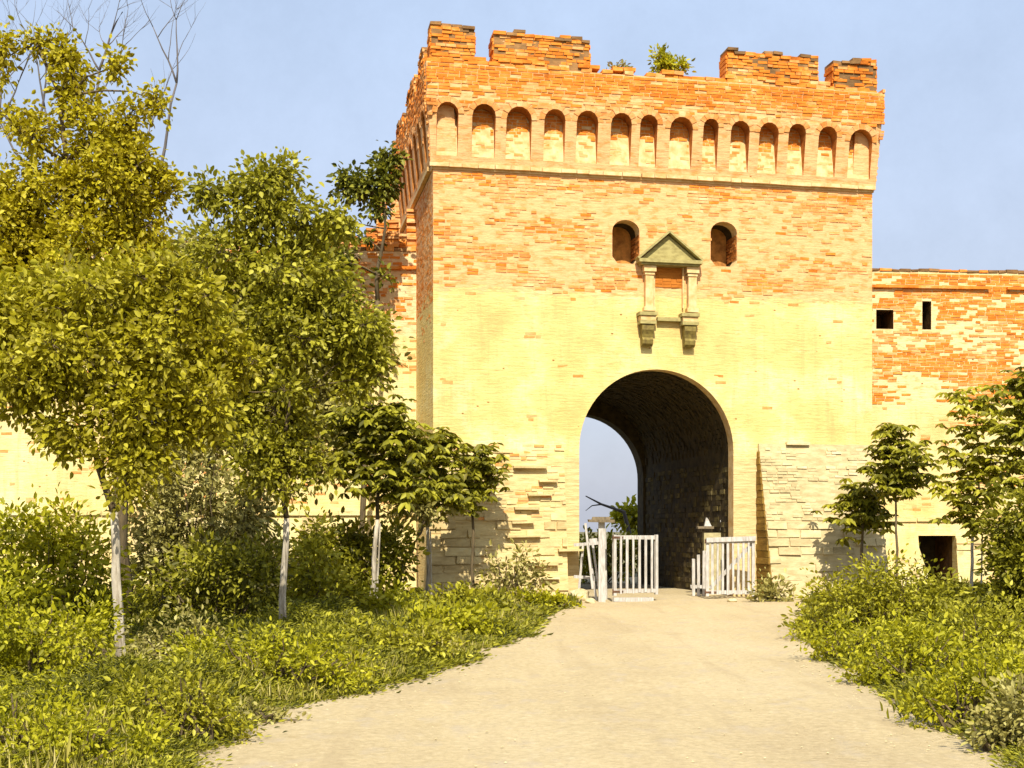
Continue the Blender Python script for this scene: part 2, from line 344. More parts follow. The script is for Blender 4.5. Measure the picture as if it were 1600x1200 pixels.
# flanks
for nm, MM, sd_ in (('left_flank', LM, 21), ('right_flank', RM, 22)):
    q = MB(); q.plate(MM, [(0.003, 0), (TD, 0), (TD, ZS), (0.003, ZS)], [], .002, -.3, 0)
    bricks(q, MM, .02, TD, 3.9, ZS - .02, lambda s, t: max(0, min(.85, (t + .8 * nz(s, t, .9, 2) - 6.2) * 1.2)), seed=sd_, d=(.001, .006), jit=.002, mi=lambda r, s, t: 1 if r.random() < .5 else 2)
    q.build('flank_wall', [M_tower, M_brick, M_brickp], tower)
# window recess backs
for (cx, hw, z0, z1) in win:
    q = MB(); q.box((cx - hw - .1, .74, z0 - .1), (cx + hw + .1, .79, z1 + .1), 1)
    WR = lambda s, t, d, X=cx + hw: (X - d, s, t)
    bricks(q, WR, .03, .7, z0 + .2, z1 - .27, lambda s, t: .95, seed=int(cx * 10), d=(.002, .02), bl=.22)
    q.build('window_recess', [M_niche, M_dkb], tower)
# string course
q = MB(); q.box((-.03, -.03, ZS), (TW + .03, .3, ZS + .13), 0)
rr_ = random.Random(77); s_ = -.09
while s_ < TW:
    l_ = rr_.uniform(.25, .5)
    if True: q.box((s_, -.105 - rr_.uniform(0, .015), ZS + .05), (min(TW + .12, s_ + l_ - .01), .02, ZS + .136), 0, .006, rr_)
    s_ += l_
q.box((-.10, .3, ZS + .03), (0, TD, ZS + .13), 0); q.box((TW, .3, ZS + .03), (TW + .10, TD, ZS + .13), 0)
q.build('string_course', M_rec, tower)
# arcaded gallery (front)
PF = .30
rec = [(700, 32), (757, 35), (812, 38), (868, 32), (919, 33), (972, 32), (1015, 27), (1066, 36), (1112, 24), (1158, 30), (1203, 31), (1247, 28), (1295, 30), (1347, 38)]
ZT = 12.42
def arcade(M, s0, s1, recs, nm, seed, bprob, ragged):
    q = MB(); rn = random.Random(seed); holes = []
    for (c_, hw, zt) in recs: holes.append(arch(c_, hw, ZS + .30, zt, 12))
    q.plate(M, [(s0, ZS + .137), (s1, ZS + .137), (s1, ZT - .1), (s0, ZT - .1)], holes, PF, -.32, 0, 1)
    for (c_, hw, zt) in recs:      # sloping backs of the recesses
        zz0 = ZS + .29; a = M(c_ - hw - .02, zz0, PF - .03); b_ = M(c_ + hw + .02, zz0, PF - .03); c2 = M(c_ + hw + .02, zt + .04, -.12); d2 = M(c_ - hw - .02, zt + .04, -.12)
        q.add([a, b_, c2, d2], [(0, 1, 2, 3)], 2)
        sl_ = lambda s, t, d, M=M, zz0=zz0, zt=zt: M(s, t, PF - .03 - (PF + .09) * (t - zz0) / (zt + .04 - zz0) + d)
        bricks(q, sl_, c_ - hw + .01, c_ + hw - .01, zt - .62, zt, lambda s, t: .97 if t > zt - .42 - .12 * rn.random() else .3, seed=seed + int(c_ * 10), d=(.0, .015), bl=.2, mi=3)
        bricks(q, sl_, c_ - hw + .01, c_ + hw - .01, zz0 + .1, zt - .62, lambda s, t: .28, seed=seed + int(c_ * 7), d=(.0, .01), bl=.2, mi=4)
    def pr(s, t):
        for (c_, hw, zt) in recs:
            if abs(s - c_) < hw + .16 and t < zt - hw + .02: return 0
            if math.hypot(s - c_, t - (zt - hw)) < hw + .14: return 0
        return bprob(s, t)
    bricks(q, M, s0, s1, ZS + .2, ZT - .1, pr, seed=seed + 1, d=(PF + .003, PF + .020), back=-(PF - .03), mi=lambda r, s, t: 3 if r.random() < .2 + 1.1 * (t - 11.3) + .5 * nz(s, t * 2, .8, 14) else 4)
    # voussoirs
    for (c_, hw, zt) in recs:
        n = 7
        for k in range(n):
            t0 = math.pi * (k + .06) / n; t1 = math.pi * (k + .94) / n; vs = []
            for dd in (PF - .02, PF + rn.uniform(.005, .02)):
                for (r_, tt) in ((hw, t0), (hw + .13, t0), (hw + .13, t1), (hw, t1)):
                    vs.append(M(c_ - r_ * math.cos(tt), zt - hw + r_ * math.sin(tt), dd))
            q.add(vs, BOXF, 4)
    # ragged top courses, full thickness of the wall
    t = ZT - .098; lev = 0
    while lev < 2:
        s = s0
        while s < s1 - .05:
            l_ = rn.uniform(.2, .32)
            if rn.random() < ragged - .25 * lev:
                q.mbox(M, (s, t, -.25 + rn.uniform(0, .04)), (min(s1, s + l_), t + .085, PF + rn.uniform(-.03, .03)), 3 if rn.random() < .8 else 4, .008, rn)
            s += l_ + .012
        t += .09; lev += 1
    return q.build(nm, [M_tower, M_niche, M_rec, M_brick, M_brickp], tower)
recs = [(TU(c_, -PF), w_ / 2 * .01525 * 1.03, 11.42 + .03 * nz(c_, 0, .01, 3)) for c_, w_ in rec]
par_s0, par_s1 = -.2, TW + .18
def KN(t): return max(0, min(1, (11.45 - t) / 1.37))
def FA(s, t, d):
    k = KN(t); s2 = s * (1 - .7 * k) if s < 0 else (TW + (s - TW) * (1 - .7 * k) if s > TW else s)
    return (s2, -(d - (PF - .07) * k), t)
arcade(FA, par_s0, par_s1, recs, 'arcaded_parapet', 31, lambda s, t: min(.97, max(0, .35 + (t - 11.3) * 1.3 + .7 * nz(s, t * 2, .7, 4))), .8)
side_recs = [(.45 + k * .86, .25, 11.42) for k in range(9)]
for MM, sd_ in ((LM, 41), (RM, 42)):
    M2 = lambda s, t, d, MM=MM: MM(s, t, d - .1 - .13 * KN(t))
    arcade(M2, -.05, TD + .2, side_recs, 'side_parapet', sd_, lambda s, t: .85, .75)
q = MB(); q.box((0, TD - .3, ZS + .03), (TW, TD + .2, ZT - .3)); q.box((.3, .3, 11.0), (TW - .3, TD - .31, 11.2)); q.build('wall_walk', [M_brickp], tower)
# merlons
def merlon(a, b_, ztl, ztr, M, seed, dmin=-.22):
    q = MB(); rn = random.Random(seed); h0 = ZT - .11
    q.plate(M, [(a + .02, h0), (b_ - .02, h0), (b_ - .02, ztr - .13), (a + .02, ztl - .13)], [], PF - .03, dmin, 1)
    prob = lambda s, t: .95 if t < ztl + (ztr - ztl) * (s - a) / (b_ - a) - .1 else 0
    bricks(q, M, a, b_, h0, max(ztl, ztr) - .05, prob, seed=seed, d=(PF - .045, PF + .01), back=-(PF - .06), mi=lambda r, s, t: 0 if r.random() < .85 else 2)
    t = h0
    while t < min(ztl, ztr) - .15:
        for (s1_, s2_) in ((a - .015, a + .06), (b_ - .06, b_ + .015)):
            q.mbox(M, (s1_ + rn.uniform(-.02, .02), t, dmin), (s2_ + rn.uniform(-.02, .02), t + .08, PF - .05), 0, .006, rn)
        t += .097
    for lev in range(2):
        s = a
        while s < b_ - .06:
            l_ = rn.uniform(.16, .3); zt = ztl + (ztr - ztl) * (s - a) / (b_ - a) - .13 + lev * .075
            if rn.random() < .95 - .45 * lev:
                q.mbox(M, (s, zt, dmin), (min(b_, s + l_), zt + .07, PF + rn.uniform(-.04, .03)), 1 if rn.random() < .45 + .3 * lev else 0, .01, rn)
            s += l_ + .01
    return q.build('merlon', [M_brick, M_dark, M_brickp], tower)
mer = [(672, 742, 13.22, 13.16), (771, 922, 13.18, 13.12), (1137, 1279, 13.14, 13.10), (1303, 1371, 13.10, 13.12)]
for i, (p0, p1, z0, z1) in enumerate(mer):
    merlon(max(TU(p0, -PF), -.1), TU(p1, -PF), z0, z1, FM, 51 + i)
for MM in (LM, RM):
    M2 = lambda s, t, d, MM=MM: MM(s, t, d - .1)
    for k, (a, b_) in enumerate(((.5, 1.3), (2.2, 4.0), (5.0, 6.6), (7.3, 8.1))): merlon(a, b_, 13.0 - .05 * k, 12.9 - .05 * k, M2, 61 + k)
# plinths with a batter, rough stone
def plinth(u0, u1, e, h, seed, side_e=0.0):
    q = MB(); h2 = h
    A = [(u0 - side_e, -e, 0), (u1, -e, 0), (u1, -.01, 0), (u0 - side_e, -.01, 0), (u0, -.06, h2), (u1, -.06, h2), (u1, -.01, h2), (u0, -.01, h2)]
    q.add(A, BOXF, 0)
    sl_ = lambda s, t, d: (s - side_e * (1 - t / h) * max(0, 1 - (s - u0) / 1.0), -.06 - (e - .06) * (1 - t / h) - d, t)
    rn = random.Random(seed)
    bricks(q, sl_, u0, u1, .05, h * .55, lambda s, t: .5 + nz(s, t * 2, 1, 3), bl=.52, bh=.17, gap=.03, d=(.0, .06), seed=seed, jit=.014, mi=1)
    bricks(q, sl_, u0, u1, h * .5, h - .03, lambda s, t: .5 + .8 * nz(s, t * 2, 1, 7), seed=seed + 1, d=(.002, .03), mi=lambda r, s, t: 1 if r.random() < .75 else 2)
    return q
q = plinth(0, TU(880), .55, 3.72, 71, .25)
for k in range(9):   # slabs that stand out, overhang added so their shadows draw the cracks
    rn = random.Random(300 + k); s_ = rn.uniform(1.6, 2.9); t_ = .5 + k * .32
    q.mbox(FM, (s_, t_, -.1), (s_ + rn.uniform(.3, .8), t_ + .05, .10 + .49 * (1 - t_ / 3.72) + .10), 1, .01, rn)
q.build('plinth', [M_tower, M_stone, M_brickp], tower)
M_pc = plain('grey_tan_rubble', (.56, .45, .24), (.40, .31, .15), 3.2, vec=(1, 1, 3), bs=.9)
M_ps = brick_mat('grey_tan_stone', [(.30, .23, .11), (.44, .35, .18), (.55, .45, .24), (.62, .53, .31)])
q = plinth(TU(1211, -.4) - .28, TW, 1.0, 3.72, 81); rn = random.Random(17); s_ = TU(1211) - .2
while s_ < TW - .2:
    l_ = rn.uniform(.25, .6)
    if rn.random() < .6: q.mbox(FM, (s_, 3.70 + rn.uniform(-.05, 0), -.02), (min(TW, s_ + l_), 3.77, .10 + rn.uniform(0, .07)), 1, .012, rn)
    s_ += l_ + .02
q.build('plinth', [M_pc, M_ps, M_ps], tower)
q = MB(); u_ = TU(1211, -.4) - .30; rn = random.Random(4)   # exposed end of the right footing, its shadow painted as darker brick
for k in range(22):
    t_ = .02 + k * .16; e_ = .06 + .94 * (1 - t_ / 3.72)
    if e_ > .1: q.box((u_ - rn.uniform(0, .03), -e_ + .01, t_), (u_ + .02, -.011, t_ + .145), 0, .006, rn)
q.build('plinth_end', [M_niche if False else brick_mat('shaded_brown_brick', [(.14, .08, .015), (.26, .15, .03), (.36, .24, .05)])], tower)
# shrine niche over the arch
sh = empty('shrine_niche', (0, 0, 0)); sh.parent = tower
su0, su1 = TU(1003), TU(1092); sc_ = TU(1047)
q = MB(); pz0, pz1 = 7.95, 8.70       # pediment
pu0, pu1 = TU(999, -.3), TU(1098, -.3)
tri_ = lambda y, g_: [(pu0 + g_, y, pz0 + .07 + g_ * .4), (pu1 - g_, y, pz0 + .07 + g_ * .4), ((pu0 + pu1) / 2 - .03, y, pz1 - g_ * .8)]
q.add(tri_(-.17, .09) + tri_(-.02, .09), [(0, 1, 2), (3, 5, 4), (0, 3, 4, 1), (1, 4, 5, 2), (2, 5, 3, 0)], 0)
ap = ((pu0 + pu1) / 2 - .03)
q.bar((pu0 - .02, -.16, pz0 + .09), (ap, -.16, pz1), .28, .05, 0, up=(0, 0, 1)); q.bar((ap, -.16, pz1), (pu1 + .02, -.16, pz0 + .09), .28, .05, 0)
q.box((pu0, -.32, pz0), (pu1, -.02, pz0 + .08), 0, .004)
q.box((pu0 + .06, -.26, pz0 - .05), (pu1 - .06, -.02, pz0 - .003), 0, .004)
q.build('pediment', M_stoneg, sh)
for c_ in (TU(1014, -.1), TU(1081, -.1)):
    q = MB(); q.box((c_ - .10, -.16, 6.88), (c_ + .10, -.02, 7.75), 0, .004); q.box((c_ - .14, -.19, 6.82), (c_ + .14, -.02, 6.92), 0, .004)
    q.box((c_ - .15, -.21, 7.752), (c_ + .15, -.02, 7.895), 0, .004); q.box((c_ - .12, -.18, 7.68), (c_ + .12, -.03, 7.748), 0, .004); q.build('pilaster', M_rec, sh)
for c_ in (TU(1013, -.2), TU(1079, -.2)):
    q = MB(); q.box((c_ - .24, -.30, 6.70), (c_ + .20, -.02, 6.78), 0, .004); q.box((c_ - .20, -.26, 6.585), (c_ + .17, -.02, 6.695), 1, .004); q.box((c_ - .22, -.28, 6.50), (c_ + .18, -.02, 6.58), 0, .004)
    q.build('bracket_shelf', [M_stoneg, M_rec], sh)
    q = MB(); prof = [(-.02, 6.0), (-.13, 5.98), (-.20, 6.04), (-.22, 6.13), (-.17, 6.19), (-.20, 6.27), (-.25, 6.36), (-.25, 6.49), (-.02, 6.49)]
    n = len(prof); vs = [(c_ - .16 + (.02 if z_ < 6.2 else 0), y_, z_) for y_, z_ in prof] + [(c_ + .12, y_, z_) for y_, z_ in prof]
    q.add(vs, [tuple(range(n)), tuple(range(n, 2*n))[::-1]] + [(i, (i+1) % n, n+(i+1) % n, n+i) for i in range(n)])
    q.build('corbel', M_stoneg if False else plain('corbel_stone', (.26, .20, .05), (.14, .10, .03), 10), sh)
q = MB(); q.box((TU(1025), -.14, 6.60), (TU(1067), -.02, 6.69)); q.build('sill', M_stoneg, sh)
q = MB(); a, b_ = TU(1024, -.1), TU(1067, -.1)
q.box((a - .03, -.08, 6.93), (a, -.02, 7.89)); q.box((b_, -.08, 6.93), (b_ + .03, -.02, 7.89))
q.add([(a, -.012, 7.42), (b_, -.012, 7.42), (b_, -.012, 7.89), (a, -.012, 7.89)], [(0, 1, 2, 3)], 1)
bricks(q, FM, a, b_, 7.42, 7.89, lambda s, t: .97, seed=5, d=(.014, .03), bl=.2, mi=1)
q.build('niche_panel', [M_rec, brick_mat('niche_red_brick', [(.38, .12, .015), (.52, .18, .025)])], sh)

# ------------------------------------------------------------------ curtain walls
def curtain(name, loc, rz, x0, x1, ztop, zsplit, zled, loops, label, cat, seed, pb, door=None, mat=M_curt):
    e = empty(name, loc, rz, label, cat)
    q = MB(); holes = [[(a, c_), (b_, c_), (b_, d_), (a, d_)] for a, b_, c_, d_ in loops]
    if door: holes.append([(door[0] + .5, .001), (door[1], .001), (door[1], door[2]), (door[0], door[2])])
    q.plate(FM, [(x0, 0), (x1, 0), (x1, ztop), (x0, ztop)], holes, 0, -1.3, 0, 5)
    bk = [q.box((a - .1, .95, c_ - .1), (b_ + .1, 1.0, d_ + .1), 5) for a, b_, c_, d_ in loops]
    if door: q.box((door[0] - .1, 1.15, 0), (door[1] + .1, 1.2, door[2] + .1), 3)
    inh = lambda s, t: any(a - .12 < s < b_ + .12 and c_ - .05 < t < d_ + .05 for a, b_, c_, d_ in loops)
    bricks(q, FM, x0, x1, zsplit, ztop - .02, lambda s, t: 0 if inh(s, t) else pb(s, t), seed=seed, d=(.003, .018), mi=lambda r, s, t: 1 if r.random() < .68 + 1.5 * nz(s, t * 2.2, .45, 31) + (.4 if t > ztop - 1 else 0) else 2)
    bricks(q, FM, x0, x1, zled + .3, zsplit, lambda s, t: 0 if inh(s, t) else .03 + .8 * max(0, nz(s, t * 2.5, .6, seed)), seed=seed + 3, d=(.001, .008), mi=2)
    # crest
    rn = random.Random(seed); s = x0
    while s < x1:
        l_ = rn.uniform(.2, .34); hgt = .07 + max(0, .3 * nz(s, 0, .5, seed))
        q.box((s, -.03, ztop), (min(x1, s + l_), 1.2 - rn.uniform(0, .1), ztop + hgt * rn.uniform(.5, 1)), 1 if rn.random() < .6 else 4, .01, rn); s += l_ + .01
    q.build('wall', [mat, M_brick, M_brickp, M_in, M_dark, M_dkl], e)
    q = MB(); s = x0
    while s < x1:
        l_ = rn.uniform(.3, .7)
        if rn.random() < .9: q.box((s, -.09 - rn.uniform(0, .02), ztop - .47), (min(x1, s + l_), -.036, ztop - .40), 0, .006, rn)
        s += l_
    q.build('coping_band', M_brick, e)
    q = MB(); s = x0; d0, d1 = (door[0] - .1, door[1] + .1) if door else (99, 99)
    while s < x1:
        l_ = rn.uniform(.5, 1.1)
        q.box((s, -.20, zled), (min(x1, s + l_ - .01), -.002, zled + .12), 0, .008, rn); s += l_
    q.build('ledge', mat, e)
    q = MB()
    for (a, b_) in ([(x0, x1)] if not door else [(x0, door[0]), (door[1], x1)]):
        q.add([(a, -.45, 0), (b_, -.45, 0), (b_, -.003, 0), (a, -.003, 0), (a, -.14, zled - .004), (b_, -.14, zled - .004), (b_, -.003, zled - .004), (a, -.003, zled - .004)], BOXF, 0)
        sl_ = lambda s, t, d: (s, -.14 - .31 * (1 - t / zled) - d, t)
        bricks(q, sl_, a, b_, .04, zled - .05, lambda s, t: .35 + .8 * nz(s, t * 2, .9, 5), bl=.45, bh=.15, gap=.025, d=(0, .04), seed=seed + 9, jit=.01, mi=1)
    if door: q.add([(door[0], -.20, door[2]), (door[1], -.20, door[2]), (door[1], -.003, door[2]), (door[0], -.003, door[2]), (door[0], -.14, zled - .004), (door[1], -.14, zled - .004), (door[1], -.003, zled - .004), (door[0], -.003, zled - .004)], BOXF, 0)
    q.build('footing', [mat, M_stone], e)
    return e
def tow(u, v): return (PL[0] + u * TC - v * TS, PL[1] + u * TS + v * TC, 0)
rw = tow(TW + .004, 3.0)
def rx(px):      # along the right curtain wall
    k = (px - 800) / 2000; c5, s5 = math.cos(R(5)), math.sin(R(5)); return (k * rw[1] - rw[0]) / (c5 - k * s5)
curtain('curtain_wall', rw, R(5), 0, 22, 8.66, 5.05, 1.86, [(rx(1369), rx(1396), 7.08, 7.60), (rx(1441), rx(1455), 7.08, 7.85)],
        'orange brick defensive wall with two small loopholes, adjoining the tower beside the low doorway', 'wall', 91,
        lambda s, t: min(.97, max(.05, .55 + 1.5 * nz(s, t * 1.8, .55, 12) + (.5 if t > 7.3 else 0))), (rx(1430), rx(1488), 1.48))
lw = tow(-.004, 3.3)
curtain('curtain_wall', lw, R(5), -22, 0, 8.75, 7.0, 2.0, [], 'cream plastered defensive wall with a crumbling crest, behind the row of saplings', 'wall', 95,
        lambda s, t: min(.9, max(.05, .35 + 1.3 * nz(s, t * 1.8, .55, 22))), mat=wall_mat('left_wall_plaster', (.74, .56, .30), (.68, .42, .18), (.74, .61, .26), (.72, .54, .24), 6.6))
# ruined stub behind the left wall, beside the tower
rs = empty('ruined_turret', at(613, 830, 36) - Vector((0, 0, EYE)), R(8), 'pale ruined brick turret stub rising behind the wall at the left flank of the tower', 'ruin')
for k, (x, w, h) in enumerate(((-.30, .30, 11.0), (.12, .34, 10.9), (.48, .3, 11.5))):
    q = MB(); q.box((x - w / 2, -.2, 0), (x + w / 2, .3, h - .1), 0)
    bricks(q, lambda s, t, d: (s, -.2 - d, t), x - w / 2, x + w / 2, 7.5, h, lambda s, t: .85, seed=k + 5, d=(.0, .04), mi=1); q.build('pier', [M_rec, M_brickp], rs)

jag = bpy.data.objects['curtain_wall.001']
q = MB(); rn = random.Random(61); x = -2.2
while x < -.05:
    l_ = rn.uniform(.18, .3); h = max(0, (.15 + .9 * (x + 2.2) / 2.2) * rn.uniform(.3, 1.0)); t = 8.86
    while t < 8.86 + h:
        q.box((x, .05 + rn.uniform(-.05, .05), t), (x + l_, .9, t + .065), 0 if rn.random() < .6 else 1, .01, rn); t += .07
    x += l_ + .01
q.build('broken_crest', [M_brickp, M_brick], jag)
# ------------------------------------------------------------------ timber gates
M_iron = plain('rusty_iron', (.16, .08, .04), (.07, .04, .025), 20)
def picket_gate(name, p0, p1, z0, z1, n, label, seed, top_over=0.0, brace=True, tops=0.0):
    e = empty(name, p0, 0, label, 'gate', 'open picket gates before the archway'); rn = random.Random(seed)
    d = Vector(p1) - Vector(p0); Lg = d.length; a = d.normalized(); e.rotation_euler = (0, 0, math.atan2(a.y, a.x))
    for x in (.035, Lg - .035):
        q = MB(); q.box((x - .035, -.035, z0 - .03), (x + .035, .035, z1 + .02), 0, .004, rn); q.build('stile', M_wood, e)
    for z in (z0 + .06, z1 - .04):
        q = MB(); q.box((.071, -.03, z - .045), (Lg - .071, .03, z + .045), 0, .004, rn); q.build('rail', M_wood, e)
    for z in (z0 + .06, z1 - .04):
        q = MB(); q.box((-.012, -.043, z - .022), (.24, -.0355, z + .022), 0, .001, rn); q.tube([(-.02, -.03, z - .05), (-.02, -.03, z + .05)], [.015, .015], 8); q.build('hinge', M_iron, e)
    for k in range(n):
        x = .07 + (Lg - .14) * (k + .65) / (n + .3); w = rn.uniform(.022, .031)
        q = MB(); q.box((x - w, -.052, z0 + rn.uniform(-.02, .02) + .02), (x + w, -.0325, z1 - .02 + (tops * rn.uniform(.3, 1) if tops else -.0)), 0, .005, rn); q.build('picket', M_wood, e)
    return e
gl = picket_gate('picket_gate', gnd(958, 941), gnd(1029, 940) + Vector((0, .2, 0)), .18, 1.50, 6, 'grey white picket gate standing open left of the passage, hung on the capped post', 3)
gr = picket_gate('picket_gate', gnd(1103, 936) + Vector((0, 0, 0)), gnd(1179, 936), .10, 1.40, 8, 'grey white picket gate standing open right of the passage, near the brown wedge', 4)
q = MB(); q.bar((0, -.06, 1.39), (1.16, -.06, 1.43), .06, .11, 0); q.build('top_board', M_wood, gr)
q = MB(); q.bar((.1, .05, .25), (1.1, .05, 1.3), .04, .08, 0); q.build('brace', M_wood, gr)
q = MB(); q.bar((.0, 0, .06), (1.02, 0, .04), .10, .09, 0); q.build('bottom_board', M_wood, gl)
rn = random.Random(9)
# capped gate post, left
p = gnd(940, 941); e = empty('gate_post', p, 0, 'tall grey white gate post with a dark flat cap, left of the open gate', 'post')
q = MB(); q.box((-.075, -.075, 0), (.075, .075, 1.80), 0, .01, rn); q.build('shaft', M_wood, e)
q = MB(); q.box((-.30, -.20, 1.80), (.28, .20, 1.86), 0, .01, rn); q.box((-.22, -.15, 1.862), (.18, .15, 1.92), 0, .015, rn); q.build('cap', M_woodd, e)
q = MB(); q.bar((-.28, -.02, 1.38), (-.1, -.02, 1.40), .07, .09); q.bar((-.36, .1, 1.78), (-.2, .05, .3), .05, .05); q.build('arm', M_wood, e)
# second post with slanting boards
e = empty('plank_fence', gnd(925, 938), 0, 'few pale leaning planks nailed between the wall and the capped post', 'fence')
for k, (x0, x1_, h) in enumerate(((-.10, .10, 1.35), (.02, .19, 1.30), (.33, .30, 1.66), (-.32, -.2, 1.3))):
    q = MB(); q.bar((x1_ - .0 if k < 2 else x0, .0 + .02 * k, 0), (x0 if k < 2 else x1_, .02 * k, h), .055, .035, 0, up=(0, 1, 0), jit=.006, rnd=rn); q.build('plank', M_wood, e)
q = MB(); q.bar((-.42, .06, 1.28), (.22, .08, 1.33), .05, .07); q.build('rail', M_wood, e)
q = MB(); q.bar((-.42, .06, .55), (.22, .08, .5), .05, .07); q.build('rail', M_wood, e)
M_shaft = plain('greenish_pale_stone', (.50, .43, .22), (.34, .29, .15), 8)
# right post group
e = empty('gate_post', gnd(1110, 931) + Vector((0, .25, 0)), 0, 'squat pale gate post with a dark ledge and pointed white finial, behind the right gate', 'post')
q = MB(); q.box((-.14, -.10, 0), (.62, .17, 1.56), 0, .015, rn); q.build('shaft', M_shaft, e)
q = MB(); q.box((-.30, -.16, 1.66), (.10, .14, 1.72), 0, .008, rn); q.build('cap', M_woodd, e)
q = MB(); q.add([(-.12, -.06, 1.725), (.06, -.06, 1.725), (.06, .06, 1.725), (-.12, .06, 1.725), (-.07, 0, 1.94), (-.03, .02, 1.93)], [(0,1,5,4),(1,2,5),(2,3,4,5),(3,0,4),(3,2,1,0)]); q.build('finial', M_wood, e)
q = MB(); q.box((.28, -.04, 1.63), (.36, .04, 1.88), 0, .006, rn); q.build('peg', M_wood, e)
e = empty('short_fence', gnd(1086, 933) + Vector((0, .3, 0)), 0, 'short weathered picket panel left of the right gate', 'fence')
for k in range(3):
    q = MB(); x = k * .13; q.box((x - .035, -.02, .02), (x + .035, .02, .92 + .1 * k), 0, .01, rn); q.build('picket', M_wood, e)
q = MB(); q.box((-.06, .021, .2), (.34, .06, .28), 0, .006, rn); q.build('rail', M_wood, e)
# stones
def rock(loc, sx, sy, sz, label, seed, name='boulder'):
    bm_v = []; rn = random.Random(seed); mb = MB(); n1, n2 = 9, 6; loc = Vector(loc)
    for i in range(n2 + 1):
        th = math.pi * i / n2
        for j in range(n1):
            ph = 2 * math.pi * j / n1; r = 1 + rn.uniform(-.16, .16)
            bm_v.append((sx * r * math.sin(th) * math.cos(ph), sy * r * math.sin(th) * math.sin(ph), sz * (.75 + r * math.cos(th))))
    mb.add(bm_v, [(i*n1+j, i*n1+(j+1) % n1, (i+1)*n1+(j+1) % n1, (i+1)*n1+j) for i in range(n2) for j in range(n1)])
    o = mb.build(name, M_rock); o.location = loc; return tag(o, label, 'stone')
rock(gnd(905, 939), .24, .2, .16, 'pale squat stone at the foot of the arch, left of the leaning planks', 1)
rock(gnd(922, 943), .13, .12, .07, 'small flat stone on the path edge in front of the leaning planks', 2)
rock(gnd(1144, 941), .11, .09, .05, 'small pale stone lying under the right picket gate', 3)

# ------------------------------------------------------------------ vegetation
def leaves_obj(name, P, D, S, mat, parent=None, width=.5, fold=.12, seed=0, U=None):
    """P base points, D tip directions, S lengths: folded leaf blades, each an island of its own"""
    r = np.random.default_rng(seed); n = len(P); P = np.asarray(P, float); D = np.asarray(D, float); S = np.asarray(S, float)[:, None]
    D /= np.linalg.norm(D, axis=1)[:, None] + 1e-9
    up = r.normal(size=(n, 3)) * .55 + np.array([0, -.25, .9]) if U is None else U
    sd_ = np.cross(D, up); sd_ /= np.linalg.norm(sd_, axis=1)[:, None] + 1e-9; nn = np.cross(sd_, D)
    V = np.empty((n, 6, 3)); V[:, 0] = P; V[:, 3] = P + D * S; w = S * width / 2; f = nn * S * fold
    V[:, 1] = P + D * S * .30 + sd_ * w * .9 + f * .9; V[:, 2] = P + D * S * .66 + sd_ * w * .85 + f * .7
    V[:, 5] = P + D * S * .30 - sd_ * w * .9 + f * .9; V[:, 4] = P + D * S * .66 - sd_ * w * .85 + f * .7
    V[:, 3] -= nn * S * fold * .8
    idx = (np.arange(n)[:, None] * 6 + np.array([0, 1, 2, 3, 0, 3, 4, 5])[None]).ravel()
    me = bpy.data.meshes.new(name); me.vertices.add(n * 6); me.vertices.foreach_set('co', V.ravel())
    me.loops.add(n * 8); me.loops.foreach_set('vertex_index', idx)
    me.polygons.add(n * 2); me.polygons.foreach_set('loop_start', np.arange(0, n * 8, 4)); me.polygons.foreach_set('loop_total', np.full(n * 2, 4))
    me.materials.append(mat); me.update(calc_edges=True); me.validate()
    o = bpy.data.objects.new(name, me); C.objects.link(o); o.parent = parent
    return o
